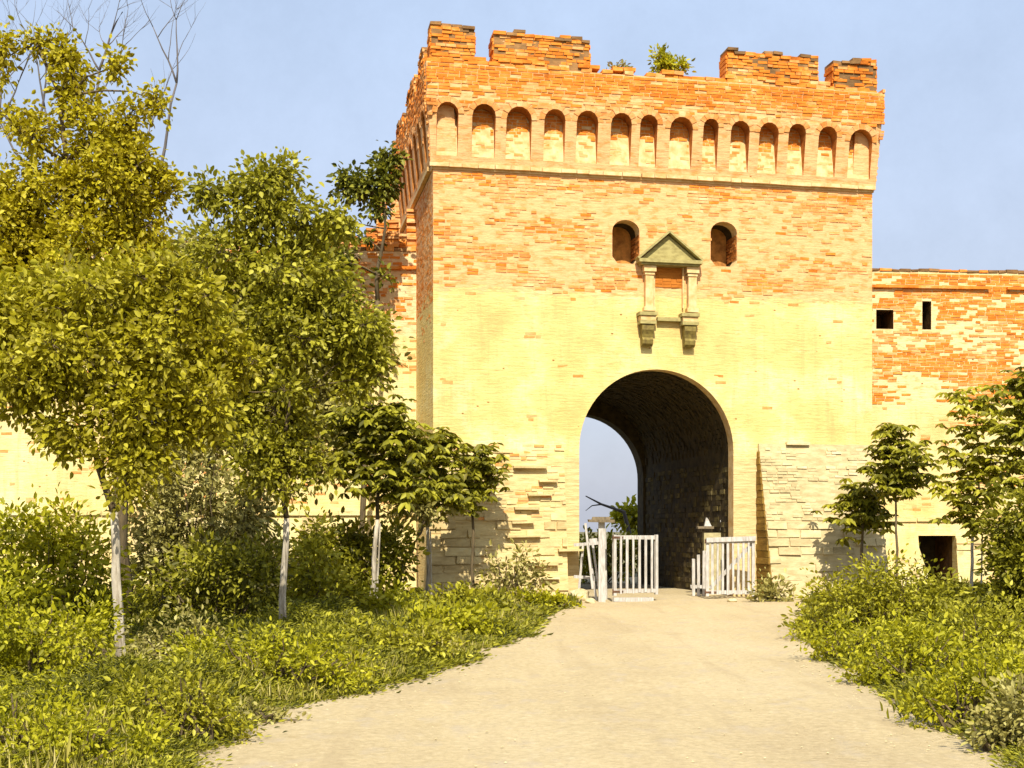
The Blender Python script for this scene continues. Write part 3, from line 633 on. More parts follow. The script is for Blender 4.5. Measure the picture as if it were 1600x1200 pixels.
def crown_leaves(lobes, dens, leaf, seed, droop=.35, per=11, cr=.16, palm=False, sat=0):
    r = np.random.default_rng(seed); Ps = []; Ds = []; Ss = []; Us = []; twigs = []
    L2 = []
    for (c, rx_, rz_) in lobes:
        L2.append((c, rx_, rz_))
        for _ in range(sat):
            d = r.normal(size=3); d /= np.linalg.norm(d); f_ = r.uniform(.26, .48)
            L2.append((np.array(c) + d * np.array([rx_, rx_, rz_]) * r.uniform(.85, 1.22), rx_ * f_, rz_ * f_))
    for (c, rx_, rz_) in L2:
        c = np.array(c); n = int(dens * rx_ * rz_ * 4)
        n = max(n, 5)
        d = r.normal(size=(n, 3)); d /= np.linalg.norm(d, axis=1)[:, None]
        if not palm:      # leaves gather in sprays with gaps between
            ns = max(4, int(9 + 16 * rx_)); sd0 = r.normal(size=(ns, 3)); sd0 /= np.linalg.norm(sd0, axis=1)[:, None]
            d = sd0[r.integers(0, ns, n)] + r.normal(size=(n, 3)) * .14; d /= np.linalg.norm(d, axis=1)[:, None]
        fr = r.uniform(.25, 1.0, n) ** .45
        # uneven outline
        bumpf = np.array([.82 + .42 * noise.noise(Vector((a * 1.9 + seed, b * 1.9, e * 1.9))) + .10 * noise.noise(Vector((a * 6, b * 6 + seed, e * 6))) for a, b, e in d])
        pt = c + d * np.array([rx_, rx_, rz_]) * (fr * bumpf * 1.12)[:, None]
        twigs += [(c, p_) for p_ in pt[::max(1, n // 12)]]
        for p_, dd in zip(pt, d):
            m_ = max(3, int(per * r.uniform(.6, 1.4)))
            if palm:
                k = r.integers(5, 8); ang = np.arange(k) / k * 2 * np.pi + r.uniform(0, 6)
                for _ in range(max(1, m_ // 6)):
                    pp = p_ + r.normal(size=3) * cr * np.array([1, 1, .6])
                    dir_ = np.stack([np.cos(ang), np.sin(ang), np.full(k, -droop) + r.uniform(-.25, .25)], 1) + dd * .25
                    Ps.append(np.repeat(pp[None], k, 0)); Ds.append(dir_); Ss.append(leaf * r.uniform(.7, 1.25) * r.uniform(.8, 1.15, k)); Us.append(dd * .5 + np.array([0, -.2, .9]) + r.normal(size=(k, 3)) * .25)
            else:
                off = r.normal(size=(m_, 3)) * cr
                Ps.append(p_ + off); Ds.append(dd * .6 + off / cr * .5 + r.normal(size=(m_, 3)) * .5 + np.array([0, 0, -droop])); Ss.append(leaf * r.uniform(.5, 1.5, m_)); Us.append(dd * .8 + np.array([0, 0, .55]) + r.normal(size=(m_, 3)) * .55)
    return np.concatenate(Ps), np.concatenate(Ds), np.concatenate(Ss), twigs, np.concatenate(Us)
def wobble(a, b, n, amp, rn):
    a = Vector(a); b = Vector(b); L_ = (b - a).length
    return [a.lerp(b, k / n) + (Vector([rn.uniform(-1, 1) for _ in range(3)]) * amp * L_ if 0 < k < n else Vector()) for k in range(n + 1)]
def tree(name, label, cat, base, fork, lobes, leafmat, stem_r, seed, dens=30, leaf=.11, palm=False, per=11, cr=.16, stem_mat=None, group=None, droop=.35, low=None, sat=0):
    """lobes: world (centre, horizontal radius, vertical radius)"""
    base = Vector(base); e = empty(name, base, 0, label, cat, group); rn = random.Random(seed)
    lo = [(Vector(c) - base, a, b) for c, a, b in lobes]; fork = Vector(fork) - base
    t = MB(); pts = wobble((0, 0, -.02), fork, 5, .012, rn)
    t.tube(pts, [stem_r * (1.15 - .35 * k / 5) for k in range(6)], 9, 0)
    br = MB(); top = max(lo, key=lambda l: l[0].z)[0]
    main = wobble(fork, top, 6, .03, rn); br.tube(main, [stem_r * .8 * (1 - .85 * k / 6) for k in range(7)], 7)
    for c, a, b in lo:
        j = min(range(len(main)), key=lambda i: (main[i] - (c + Vector((0, 0, -a * .7)))).length)
        pt = wobble(main[j], c, 4, .06, rn); r0 = stem_r * .45 * (1 - .6 * j / 6); br.tube(pt, [r0, r0 * .8, r0 * .6, r0 * .4, r0 * .25], 5)
    P_, D_, S_, tw, U_ = crown_leaves([(tuple(c), a, b) for c, a, b in lo], dens, leaf, seed, droop, per, cr, palm, sat)
    for c, p_ in tw:
        c = Vector(c); p_ = Vector(p_); br.tube(wobble(c, p_, 3, .08, rn), [stem_r * .14, stem_r * .1, stem_r * .07, stem_r * .04], 4)
    t.build('trunk', stem_mat or M_bark, e, smooth=True)
    br.build('branches', M_bark, e, smooth=True)
    leaves_obj('crown', P_, D_, S_, leafmat, e, width=.42 if palm else .6, seed=seed, U=U_)
    return e
def lob(Z, *spec):       # (px, py, rx px, rz px, depth shift)
    out = []
    for s in spec:
        zz = Z + (s[4] if len(s) > 4 else 0); out.append((at(s[0], s[1], zz), s[2] / 2000 * zz, s[3] / 2000 * zz))
    return out
# the row of staked trees on the left of the path
b1 = gnd(190, 1052); Z = b1.y
tree('roadside_tree', 'broad leafy tree with a pale stem, nearest of the row left of the path', 'tree', b1, at(178, 800, Z),
     lob(Z, (140, 560, 75, 60), (50, 510, 65, 50, .4), (190, 650, 60, 50), (60, 590, 60, 36), (205, 725, 38, 50, -.1), (250, 550, 65, 60, .2), (110, 670, 40, 34), (170, 470, 80, 60, .5), (-60, 520, 80, 80, .3), (310, 630, 50, 45, .3), (280, 470, 60, 50, .6), (15, 600, 45, 35), (240, 690, 40, 40, .2), (90, 440, 60, 40, .6), (345, 560, 50, 45, .8)),
     L_t1, .055, 11, sat=6, cr=.09, dens=105, leaf=.078, stem_mat=M_stem, group='staked trees lining the path', per=15)
b2 = gnd(440, 1008); Z = b2.y
tree('roadside_tree', 'tall open crowned tree on a thin pale stem, second in the left row', 'tree', b2, at(448, 810, Z),
     lob(Z, (335, 300, 34, 16), (395, 330, 55, 34), (440, 275, 22, 15), (405, 285, 30, 14), (470, 330, 45, 32), (350, 400, 60, 42), (465, 420, 65, 55), (545, 500, 45, 42), (395, 510, 70, 52), (490, 540, 65, 45), (330, 600, 55, 42), (430, 640, 70, 50), (455, 725, 48, 52), (255, 445, 36, 34), (525, 350, 24, 13), (300, 510, 50, 42), (560, 590, 30, 22), (400, 720, 42, 42), (500, 470, 40, 30), (575, 545, 20, 20)),
     L_g2, .05, 12, sat=6, cr=.10, dens=90, leaf=.085, stem_mat=M_stem, group='staked trees lining the path', per=14)
b3 = gnd(580, 962); Z = b3.y
tree('roadside_tree', 'young round crowned tree with a crooked pale stem, beside the leaning trunk', 'tree', b3, at(590, 812, Z),
     lob(Z, (590, 665, 50, 38), (640, 700, 55, 40), (560, 720, 40, 40), (620, 755, 55, 36), (600, 640, 45, 22), (540, 660, 30, 25)),
     L_drk, .05, 13, dens=90, leaf=.20, palm=True, per=8, stem_mat=M_stem, group='staked trees lining the path', droop=.5)
b4 = gnd(668, 950); Z = b4.y
tree('roadside_tree', 'young dark leaved sapling with a straight thin stem, in front of the cracked tower plinth', 'tree', b4, at(668, 815, Z),
     lob(Z, (680, 730, 36, 40), (650, 770, 32, 28), (700, 770, 36, 30), (690, 690, 30, 24), (640, 720, 30, 30)),
     L_drk, .04, 14, dens=95, leaf=.21, palm=True, per=8, stem_mat=M_stem, group='staked trees lining the path', droop=.5)
b5 = gnd(738, 943); Z = b5.y
tree('roadside_tree', 'smallest dark sapling of the left row, nearest the archway', 'tree', b5, at(738, 800, Z),
     lob(Z, (742, 715, 38, 22), (728, 755, 32, 26), (760, 745, 24, 20), (735, 780, 26, 16)),
     L_drk, .035, 15, dens=100, leaf=.21, palm=True, per=8, group='staked trees lining the path', droop=.5)
# right-hand saplings
b6 = gnd(1345, 938); Z = b6.y
tree('roadside_tree', 'small drooping sapling on the right, closest to the tower footing', 'tree', b6, at(1347, 845, Z),
     lob(Z, (1345, 770, 32, 22), (1330, 795, 28, 20), (1365, 800, 28, 22), (1345, 820, 20, 16)),
     L_drk, .04, 16, dens=95, leaf=.21, palm=True, per=8, group='young trees right of the path', droop=.5)
b7 = gnd(1403, 942); Z = b7.y
tree('roadside_tree', 'slender sapling with an umbrella of leaves, between the footing sapling and the low doorway', 'tree', b7, at(1400, 800, Z),
     lob(Z, (1395, 672, 30, 14), (1408, 705, 48, 22), (1385, 735, 36, 22), (1425, 740, 32, 18), (1402, 762, 26, 16)),
     L_drk, .03, 17, dens=90, leaf=.21, palm=True, per=8, group='young trees right of the path', droop=.5)
b8 = gnd(1518, 950); Z = b8.y
tree('roadside_tree', 'taller staked tree with layered foliage beside the pale doorway pier', 'tree', b8, at(1520, 832, Z),
     lob(Z, (1530, 625, 40, 22), (1545, 665, 50, 28), (1515, 710, 45, 28), (1560, 720, 40, 28), (1520, 760, 48, 26), (1500, 790, 34, 20), (1525, 815, 30, 20)),
     L_grn, .035, 18, dens=70, leaf=.20, palm=True, per=8, stem_mat=M_stem, group='young trees right of the path', droop=.5)
tree('roadside_tree', 'dark tree at the right edge of the view, rising above the tall bush', 'tree', gnd(1640, 965), at(1640, 860, gnd(1640, 965).y),
     lob(gnd(1640, 965).y, (1610, 610, 48, 38), (1640, 660, 60, 45), (1590, 680, 35, 28), (1660, 590, 60, 50), (1620, 740, 50, 45), (1650, 800, 50, 40)),
     L_drk, .06, 19, dens=80, leaf=.19, palm=True, per=8, group='young trees right of the path', droop=.5)
# stakes
def stake(px, py, h, dx, label, r=.018, dy=-.06):
    q = MB(); q.tube([(0, 0, 0), (dx * .5, 0, h * .5), (dx, .0, h)], [r * 1.1, r, r * .85], 6)
    o = q.build('tree_stake', M_stem); o.location = gnd(px, py) + Vector((0, dy, 0)); tag(o, label, 'stake', 'stakes beside the young trees')
stake(199, 1052, 1.75, -.12, 'thin pale stake leaning on the nearest stem of the left row')
stake(447, 1008, 1.7, -.02, 'thin pale stake against the second stem of the left row')
stake(588, 962, 1.75, .08, 'thin pale stake beside the crooked stem of the left row')
stake(675, 950, 1.6, -.03, 'thin pale stake beside the sapling before the cracked plinth')
stake(1531, 950, 1.55, .03, 'pale stake standing right of the taller staked tree near the doorway')
# leaning trunk
lt = gnd(602, 952); q = MB(); top_ = at(668, 800, lt.y + .3) - lt
q.tube(wobble((0, 0, 0), top_, 5, .02, random.Random(2)), [.09, .08, .07, .06, .05, .035], 8)
P_, D_, S_, tw, U_ = crown_leaves([(tuple(top_ + Vector((.1, 0, .15))), .45, .3), (tuple(top_ + Vector((-.4, .1, .1))), .4, .25)], 50, .13, 5)
e = empty('leaning_tree', lt, 0, 'dark leaning trunk with sparse leaves between the crooked stem and the thin sapling', 'tree')
q.build('trunk', M_bark, e, smooth=True); leaves_obj('crown', P_, D_, S_, L_olv, e, seed=5, U=U_)
# tall golden tree behind, top left
Z = 20.5; bt = Vector(((190 - 800) / 2000 * Z, Z, 0))
tree('tall_tree', 'tall golden green tree at far left, its narrow spire of leaves reaching highest', 'tree', bt, at(188, 640, Z),
     lob(Z, (100, 80, 16, 30), (112, 120, 20, 30), (125, 165, 26, 34), (155, 215, 48, 42), (200, 195, 24, 34), (60, 205, 40, 18), (165, 300, 80, 70), (80, 300, 75, 60), (20, 330, 70, 60), (130, 400, 105, 70), (40, 420, 90, 75), (200, 250, 34, 36), (200, 325, 34, 36), (55, 62, 20, 7), (-30, 420, 80, 90), (20, 195, 28, 22), (215, 400, 50, 50), (5, 90, 16, 36), (240, 155, 12, 14), (180, 100, 11, 10), (252, 266, 12, 12), (100, 500, 110, 60), (0, 510, 80, 60)),
     L_yel, .13, 23, sat=4, dens=82, leaf=.085, per=14, cr=.10)
# bare tree behind it
Z = 23; bb = Vector(((265 - 800) / 2000 * Z, Z, 0)); e = empty('bare_tree', bb, 0, 'leafless grey tree whose thin twigs stick out above the golden tree', 'tree')
q = MB(); rn = random.Random(31)
def limb(p, d, L_, r, depth):
    p = Vector(p); d = Vector(d).normalized(); n = 5; pts = [p]
    for k in range(n):
        d = (d + Vector([rn.uniform(-.16, .16) for _ in range(3)]) + Vector((0, 0, .05))).normalized(); pts.append(pts[-1] + d * L_ / n)
    q.tube(pts, [r * (1 - .6 * k / n) for k in range(n + 1)], 6 if r > .02 else 4)
    if depth <= 0: return
    for k in range(3 if depth > 1 else 4):
        j = rn.choice((2, 3, 4, 5)); dd = (d + Vector([rn.uniform(-1.1, 1.1), rn.uniform(-.5, .5), rn.uniform(-.2, .5)])).normalized()
        limb(pts[j], dd, L_ * rn.uniform(.5, .8), r * .42, depth - 1)
q.tube([(0, 0, 0), (.05, 0, 2), (-.3, .1, 4)], [.15, .13, .12], 8)
def pb_(px, py): return at(px, py, Z) - bb
for a, b_, r in (((150, 560), (150, 330), .10), ((150, 330), (155, 110), .04), ((170, 480), (240, 290), .05), ((240, 290), (276, 130), .035), ((130, 420), (70, 170), .035), ((140, 450), (0, 190), .035)):
    q.tube(wobble(pb_(*a), pb_(*b_), 5, .03, rn), [r * (1 - .1 * k) for k in range(6)], 6)
q.tube([(-.3, .1, 4), pb_(150, 560), pb_(170, 480)], [.12, .1, .08], 8)
limb(pb_(276, 130), (-.35, 0, 1), 1.1, 0.0217, 2); limb(pb_(276, 130), (.18, 0, 1), 1.2, 0.0186, 2)
limb(pb_(155, 110), (.25, 0, 1), 1.2, 0.0248, 3); limb(pb_(155, 150), (.8, 0, 1), 1.1, 0.0186, 2); limb(pb_(155, 110), (-.5, .1, 1), 1.0, 0.0186, 3)
limb(pb_(70, 170), (-.2, 0, 1), 1.3, 0.0186, 3); limb(pb_(0, 190), (-.2, 0, 1), 1.6, 0.0248, 3); limb(pb_(60, 190), (.3, 0, 1), 1.2, .025, 2); limb(pb_(225, 330), (.2, 0, 1), 1.6, .03, 2)
limb(pb_(0, 190), (.5, 0, 1), 1.5, 0.0186, 3)
q.build('trunk', M_bareb, e, smooth=True)
# trees by the flank
Z = 31.0
tree('wall_tree', 'dark spreading tree beside the left flank of the tower, leaves hanging before its battlements', 'tree', Vector(((560 - 800) / 2000 * Z, Z, 0)), at(590, 470, Z),
     lob(Z, (548, 278, 19, 13), (572, 292, 26, 17), (540, 296, 14, 9), (597, 283, 19, 20), (606, 243, 15, 18), (588, 322, 10, 16), (572, 370, 8, 6), (525, 400, 22, 14), (600, 430, 5, 10), (510, 345, 14, 8), (520, 460, 50, 40), (480, 480, 50, 50), (470, 390, 36, 36)),
     L_dk2, .07, 25, dens=150, leaf=.13, per=10, cr=.11)
tree('background_tree', 'olive green tree behind the second roadside tree, in front of the left wall', 'tree', Vector(((330 - 800) / 2000 * 26, 26, 0)), at(330, 700, 26),
     lob(26, (300, 440, 70, 60), (380, 500, 90, 70), (300, 560, 90, 70), (440, 560, 90, 70), (380, 640, 100, 60), (510, 620, 60, 45), (250, 640, 70, 60), (560, 560, 40, 45), (540, 690, 40, 40)),
     L_olv, .10, 26, sat=3, dens=75, leaf=.14, per=11, cr=.2)
# shrubs
def shrub(name, label, base, lobes, mat, seed, dens=60, leaf=.09, per=10, cr=.13, cat='shrub', group=None, palm=False, droop=.1, sat=1):
    base = Vector(base); e = empty(name, base, 0, label, cat, group); rn = random.Random(seed)
    lo = [(Vector(c) - base, a, b) for c, a, b in lobes]
    q = MB()
    for c, a, b in lo:
        for k in range(4):
            d = Vector([rn.uniform(-a, a) * .7, rn.uniform(-a, a) * .7, rn.uniform(.1, b) * .8])
            q.tube(wobble((rn.uniform(-.15, .15) + c.x * .4, rn.uniform(-.15, .15) + c.y * .4, 0), c + d, 4, .05, rn), [.022, .018, .013, .009, .004], 5)
    P_, D_, S_, tw, U_ = crown_leaves([(tuple(c), a, b) for c, a, b in lo], dens, leaf, seed, droop, per, cr, palm, sat)
    k = P_[:, 2] > .01; q.build('stems', M_bark, e)
    leaves_obj('foliage', P_[k], D_[k], S_[k], mat, e, seed=seed, width=.5, U=U_[k])
    return e
def sb(px, Z): return Vector(((px - 800) / 2000 * Z, Z, 0))
shrub('bush', 'broad yellow green bush below the wall ledge at the far left', sb(70, 18), lob(18, (30, 835, 70, 38), (105, 825, 45, 34), (60, 870, 80, 50), (140, 860, 40, 40), (60, 920, 100, 60), (140, 930, 60, 60), (-40, 880, 70, 70), (-20, 960, 90, 60), (100, 990, 90, 50)), L_brt, 51, dens=62, leaf=.10)
shrub('bush', 'tall grey olive bush filling the gap between the first and second pale stems', sb(310, 22), lob(22, (300, 740, 75, 60), (260, 800, 60, 60), (350, 810, 75, 60), (400, 780, 40, 50), (300, 880, 90, 60), (230, 870, 40, 60), (380, 900, 60, 55)), L_olv, 52, dens=62, leaf=.11)
shrub('bush', 'deep green bush low behind the second pale stem', sb(350, 20), lob(20, (330, 900, 70, 50), (400, 900, 50, 60), (280, 920, 60, 40), (370, 960, 70, 30)), L_drk, 53, dens=75, leaf=.10)
shrub('bush', 'rounded dark green bush behind the crooked pale stem', sb(540, 25.5), lob(25.5, (520, 850, 45, 35), (570, 870, 50, 40), (500, 900, 50, 35), (560, 915, 60, 30), (610, 870, 30, 45), (480, 870, 30, 35)), L_drk, 54, dens=80, leaf=.12)
shrub('bush', 'mid green bush beside the foot of the second pale stem', sb(480, 21.5), lob(21.5, (495, 880, 35, 45), (520, 930, 50, 35), (470, 940, 40, 35)), L_grn, 55, dens=70, leaf=.10)
shrub('bush', 'scrambling yellow olive bush in the lower left corner', sb(60, 11.8), lob(11.8, (20, 960, 90, 60), (100, 1000, 80, 55), (60, 1060, 110, 55), (150, 1080, 70, 50), (-30, 1060, 80, 70)), L_brt, 56, dens=170, leaf=.055, cr=.09)
shrub('bush', 'bright leafy bush at the bottom edge left of the path', sb(110, 8.5), lob(8.5, (60, 1150, 110, 62), (180, 1160, 90, 50), (-30, 1130, 90, 75), (120, 1185, 120, 50)), L_brt, 57, dens=240, leaf=.04, cr=.07, sat=2)
shrub('bush', 'fresh green bush hugging the path edge, nearest on the left', sb(290, 9.6), lob(9.6, (290, 1115, 62, 52), (225, 1105, 60, 58), (345, 1140, 45, 34), (300, 1080, 35, 30)), L_grn, 58, dens=240, leaf=.045, cr=.07, sat=2)
shrub('bush', 'yellow tinged bush beneath the second pale stem along the path', sb(430, 12.6), lob(12.6, (400, 1045, 70, 44), (480, 1045, 60, 42), (330, 1035, 60, 44), (540, 1050, 40, 30), (430, 1010, 30, 25)), L_brt, 59, dens=170, leaf=.052, cr=.08, sat=2)
shrub('bush', 'leafy mound on the path edge halfway along the left verge', sb(610, 15.2), lob(15.2, (600, 1010, 50, 34), (650, 1010, 45, 32), (560, 1015, 45, 32), (690, 1010, 30, 22)), L_grn, 72, dens=150, leaf=.062, cr=.09, sat=2)
shrub('bush', 'low olive bush between the leafy mound and the bend of the path edge', sb(710, 18.6), lob(18.6, (700, 975, 40, 26), (740, 980, 35, 22), (665, 980, 30, 24)), L_brt, 73, dens=130, leaf=.09, cr=.1, sat=2)
shrub('bush', 'feathery weeds standing tall beside the nearest pale stem', sb(240, 13.6), lob(13.6, (260, 1010, 50, 40), (310, 1000, 45, 36), (225, 1040, 40, 30), (130, 1030, 45, 40)), L_olv, 74, dens=130, leaf=.055, cr=.09, sat=2)
shrub('bush', 'lime yellow bush between the crooked stem and the thin sapling', sb(615, 22), lob(22, (620, 950, 38, 26), (590, 965, 40, 24), (650, 975, 40, 20)), L_brt, 60, dens=95, leaf=.10)
shrub('bush', 'low dark bush at the bend of the left path edge', sb(780, 23.2), lob(23.2, (770, 950, 36, 18), (735, 945, 40, 18), (805, 962, 22, 14)), L_drk, 61, dens=95, leaf=.10)
shrub('weed_patch', 'low trailing weeds spreading out onto the path at lower left', sb(430, 10.6), lob(10.6, (400, 1125, 55, 18), (455, 1138, 38, 12), (370, 1130, 45, 26)), L_olv, 62, dens=260, leaf=.05, cr=.05, cat='weeds')
shrub('bush', 'wispy grey bush growing from the cracked plinth of the tower', sb(790, 28.2), lob(28.2, (780, 890, 22, 20), (815, 880, 16, 22), (795, 915, 34, 16), (842, 912, 9, 16)), L_olv, 63, dens=45, leaf=.12)
shrub('bush', 'small dark bush at the foot of the brown wedge beside the right gate', sb(1215, 28.6), lob(28.6, (1212, 925, 24, 16), (1195, 932, 14, 10), (1228, 935, 14, 9)), L_olv, 64, dens=110, leaf=.11)
shrub('bush', 'dense green bush rounding the right path edge before the low doorway', sb(1370, 18.5), lob(18.5, (1320, 945, 50, 36), (1375, 912, 45, 34), (1430, 925, 45, 44), (1370, 970, 55, 36), (1430, 980, 50, 36), (1270, 978, 30, 18)), L_grn, 65, dens=150, leaf=.07, sat=2)
shrub('bush', 'low spreading bush in front of the dense green bush, touching the right path edge', sb(1330, 15.6), lob(15.6, (1320, 1005, 45, 32), (1370, 1010, 45, 32), (1280, 1005, 30, 22)), L_brt, 75, dens=150, leaf=.055, cr=.09, sat=2)
shrub('bush', 'dark bush tucked under the low doorway', sb(1460, 23), lob(23, (1450, 940, 40, 45), (1480, 960, 40, 40), (1420, 960, 30, 35)), L_drk, 66, dens=85, leaf=.10)  # same dark leaf colour as the other dark bushes
shrub('bush', 'lime green spiky bush in the middle of the right verge', sb(1420, 13.2), lob(13.2, (1400, 1038, 50, 38), (1355, 1052, 30, 24), (1450, 1020, 50, 48), (1480, 1040, 45, 40)), L_brt, 67, dens=190, leaf=.058, cr=.08, sat=2)
shrub('bush', 'broad bright bush near the lower right corner beside the path', sb(1520, 10.3), lob(10.3, (1490, 1090, 50, 42), (1545, 1065, 55, 55), (1455, 1108, 34, 26), (1610, 1070, 60, 60)), L_brt, 68, dens=220, leaf=.045, cr=.07, sat=2)
shrub('bush', 'low green bush at the right edge of the picture closest to the viewer', sb(1600, 9.2), lob(9.2, (1570, 1140, 45, 36), (1625, 1120, 70, 55), (1535, 1150, 30, 20)), L_olv, 69, dens=240, leaf=.055, cr=.07, sat=2)
shrub('bush', 'tall dark bush at the right edge beside the staked tree', sb(1600, 20), lob(20, (1590, 825, 36, 45), (1620, 880, 60, 60), (1585, 890, 36, 50), (1640, 820, 50, 60), (1578, 930, 30, 25)), L_drk, 70, dens=130, leaf=.10, sat=2)
shrub('bush', 'soft green bush behind the lime bush on the right verge', sb(1530, 15.2), lob(15.2, (1540, 985, 50, 40), (1590, 985, 55, 48), (1500, 1005, 40, 34)), L_grn, 71, dens=170, leaf=.06, sat=2)
shrub('bush', 'low leafy fringe where the left verge narrows towards the leaning planks', sb(860, 26.0), lob(26.0, (850, 942, 30, 10), (885, 945, 24, 7), (825, 940, 24, 12)), L_brt, 76, dens=150, leaf=.09, cr=.08)
shrub('bush', 'rank green weeds beneath the smallest sapling of the left row', sb(725, 22.5), lob(22.5, (720, 945, 35, 18), (690, 950, 30, 20), (755, 945, 25, 14)), L_grn, 77, dens=130, leaf=.09, cr=.09)
# plants on top of the tower and beyond the gate
pw = tow(TU(1052), .25)
shrub('wall_shrub', 'small light green shrub rooted on top of the tower wall between the battlements', (pw[0], pw[1], 12.5), [(Vector((pw[0] - .18, pw[1], 12.78)), .16, .34), (Vector((pw[0] + .14, pw[1], 12.74)), .20, .28), (Vector((pw[0] - .28, pw[1], 13.0)), .1, .2)], L_brt, 81, dens=170, leaf=.10, cr=.07)
pw = tow(TU(965), .2)
shrub('wall_shrub', 'tiny tuft of greenery beside the second battlement block on the tower', (pw[0], pw[1], 12.5), [(Vector((pw[0], pw[1], 12.58)), .22, .10)], L_olv, 82, dens=120, leaf=.09, cr=.06)
Z = 46
tree('far_tree', 'bright green round tree seen through the archway', 'tree', sb(985, Z), at(985, 826, Z), lob(Z, (985, 806, 16, 16), (978, 815, 14, 12), (1000, 812, 12, 14)), L_brt, .08, 83, dens=40, leaf=.22, cr=.15)
e = empty('fallen_branch', sb(960, 44), 0, 'bare grey bough slanting against the sky inside the archway', 'branch')
q = MB(); o_ = sb(960, 44); p_ = [at(915, 775, 44) - o_, at(940, 788, 44) - o_, at(975, 800, 44) - o_, at(985, 840, 44) - o_, Vector((.6, 0, 0))]
q.tube(p_, [.02, .04, .07, .09, .11], 6); q.tube([at(940, 788, 44) - o_, at(925, 790, 44) - o_, at(915, 798, 44) - o_], [.03, .02, .01], 5); q.build('bough', M_bareb, e)
shrub('bush', 'green bush beyond the passage behind the plank fence', sb(930, 39), lob(39, (930, 850, 22, 16), (950, 870, 26, 22), (915, 880, 20, 22), (990, 870, 30, 20), (970, 850, 22, 14)), L_grn, 84, dens=40, leaf=.16)
# a low row of distant trees at the horizon behind the walls
for k, x in enumerate((-46, -30, -14, 1, 17, 33, 50)):
    tree('distant_tree', 'far round tree, ' + ['outermost on the left', 'second from the left', 'third from the left', 'middle', 'third from the right', 'second from the right', 'outermost on the right'][k] + ' of the line beyond the walls', 'tree', (x, 140 + 9 * (k % 3), 0), (x, 140 + 9 * (k % 3), 1.0),
         [(Vector((x, 140 + 9 * (k % 3), 2.2)), 2.6, 1.3), (Vector((x + 2.2, 141 + 9 * (k % 3), 1.8)), 2.0, 1.1)], L_drk, .12, 200 + k, dens=14, leaf=.5, cr=.5, per=9, group='distant trees beyond the walls')

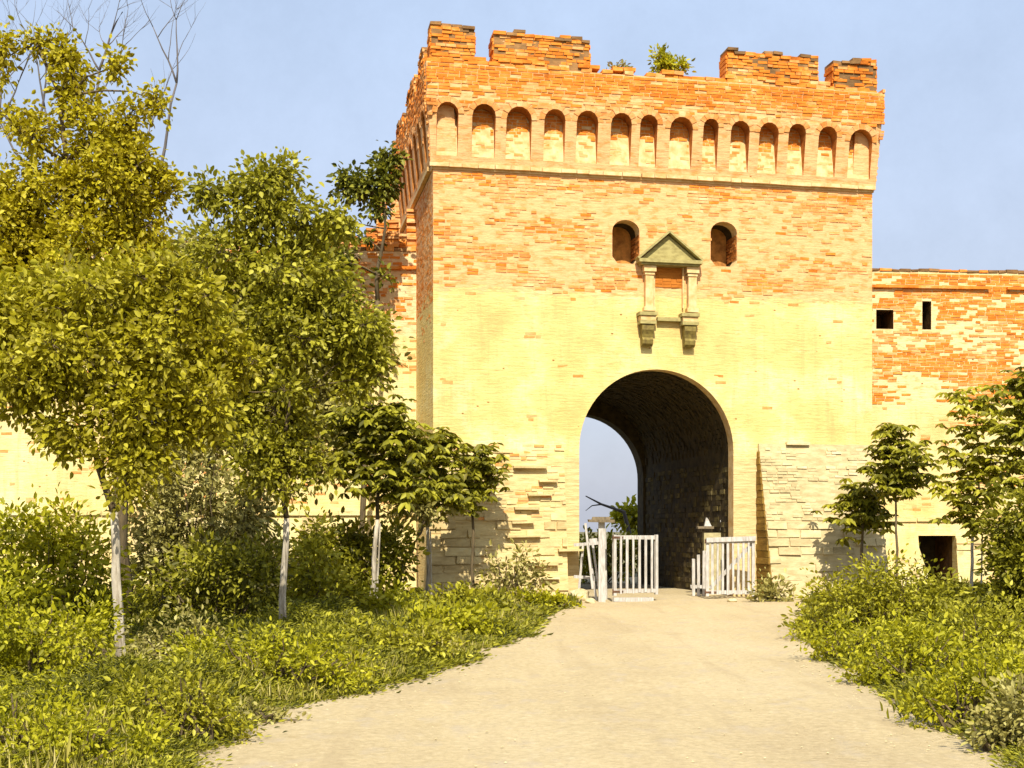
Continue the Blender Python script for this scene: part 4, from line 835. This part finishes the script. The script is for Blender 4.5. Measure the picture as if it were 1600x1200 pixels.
# undergrowth: nobody could count it
def undergrowth(name, side, seed, label, n_pl, mats):
    r = np.random.default_rng(seed); Ps, Ds, Ss, Us = [], [], [], []
    cnt = 0
    while cnt < n_pl:
        y = 6.5 + 24 * r.random() ** 1.5; wid = 13 if side < 0 else 9
        off = r.random() ** 1.5 * wid
        edge = .28 * noise.noise(Vector((y * .8, side, 3))) + .14 * noise.noise(Vector((y * 3, side, 7)))
        if side < 0: x = P_left(y) + .12 + edge - off; lim = -.43 * y - 1.0
        else: x = P_right(y) - .12 + edge + off; lim = .43 * y + 1.0
        if (x < lim if side < 0 else x > lim): continue
        if y > 27.2 and -1.5 < x < 9: continue
        cnt += 1
        hump = noise.noise(Vector((x * .8, y * .5, seed))) + .5 * noise.noise(Vector((x * 2.3, y * 1.6, seed + 3)))
        h = (.04 + .21 * min(1, off / 1.1)) * max(.25, 1 + 1.5 * hump)
        if y > 24 and side < 0: h *= .6
        kind = noise.noise(Vector((x * .6 + 9, y * .5, seed)))
        m_ = int(10 + 26 * h); rr = .05 + .09 * r.random()
        t_ = r.random(m_) ** .6
        p = np.stack([x + r.normal(size=m_) * rr, y + r.normal(size=m_) * rr, t_ * h + .005], 1)
        if kind > .3:      # grassy blades
            d = np.stack([r.normal(size=m_) * .35, r.normal(size=m_) * .35, np.full(m_, 1.0)], 1); sz = (.045 + .0035 * y); p[:, 2] *= .6
        else:
            d = np.stack([(p[:, 0] - x) / rr + r.normal(size=m_) * .4, (p[:, 1] - y) / rr + r.normal(size=m_) * .4, .2 + r.random(m_) * .9], 1); sz = (.012 + .0025 * y)
        Ps.append(p); Ds.append(d); Ss.append(sz * r.uniform(.6, 1.5, m_) * (1 + .6 * (r.random() < .15)))
        Us.append(np.array([0, -.5, .6]) + r.normal(size=(m_, 3)) * .6)
    P_ = np.concatenate(Ps); D_ = np.concatenate(Ds); S_ = np.concatenate(Ss)
    o = leaves_obj(name, P_, D_, S_, mats, None, width=.28, seed=seed, U=np.concatenate(Us))
    return tag(o, label, 'undergrowth', kind='stuff')
L_ver = leaf_mat('leaf_verge', [(.045, .05, .006), (.13, .13, .008), (.27, .26, .010), (.48, .45, .04)], .35)
undergrowth('undergrowth', -1, 5, 'tangled green herbs and grass covering the verge left of the path', 26000, L_ver)
undergrowth('undergrowth', 1, 6, 'bright green weeds covering the verge right of the path', 15000, L_ver)

def grass(name, side, seed, label, n_t):
    r = np.random.default_rng(seed); Ps, Ds, Ss, Us = [], [], [], []
    for _ in range(n_t):
        y = 7 + 20 * r.random() ** 1.3; off = r.random() ** 1.6 * 5
        x = P_left(y) + .15 - off if side < 0 else P_right(y) - .15 + off
        m_ = r.integers(8, 26); hh = r.uniform(.08, .30) * min(1, .35 + off) 
        Ps.append(np.stack([x + r.normal(size=m_) * .035, y + r.normal(size=m_) * .035, np.full(m_, .005)], 1))
        Ds.append(np.stack([r.normal(size=m_) * .32, r.normal(size=m_) * .32, np.ones(m_)], 1)); Ss.append(hh * r.uniform(.5, 1.5, m_)); Us.append(r.normal(size=(m_, 3)) + np.array([0, -1.5, 0]))
    o = leaves_obj(name, np.concatenate(Ps), np.concatenate(Ds), np.concatenate(Ss), L_gr, None, width=.05, fold=.05, seed=seed, U=np.concatenate(Us))
    return tag(o, label, 'grass', kind='stuff')
L_gr = leaf_mat('grass_blades', [(.16, .15, .015), (.34, .31, .03), (.52, .45, .10), (.66, .58, .24)], .3)
grass('grass', -1, 15, 'thin grass blades and dry stalks among the herbs left of the path', 1500)
grass('grass', 1, 16, 'thin grass blades and dry stalks among the weeds right of the path', 900)
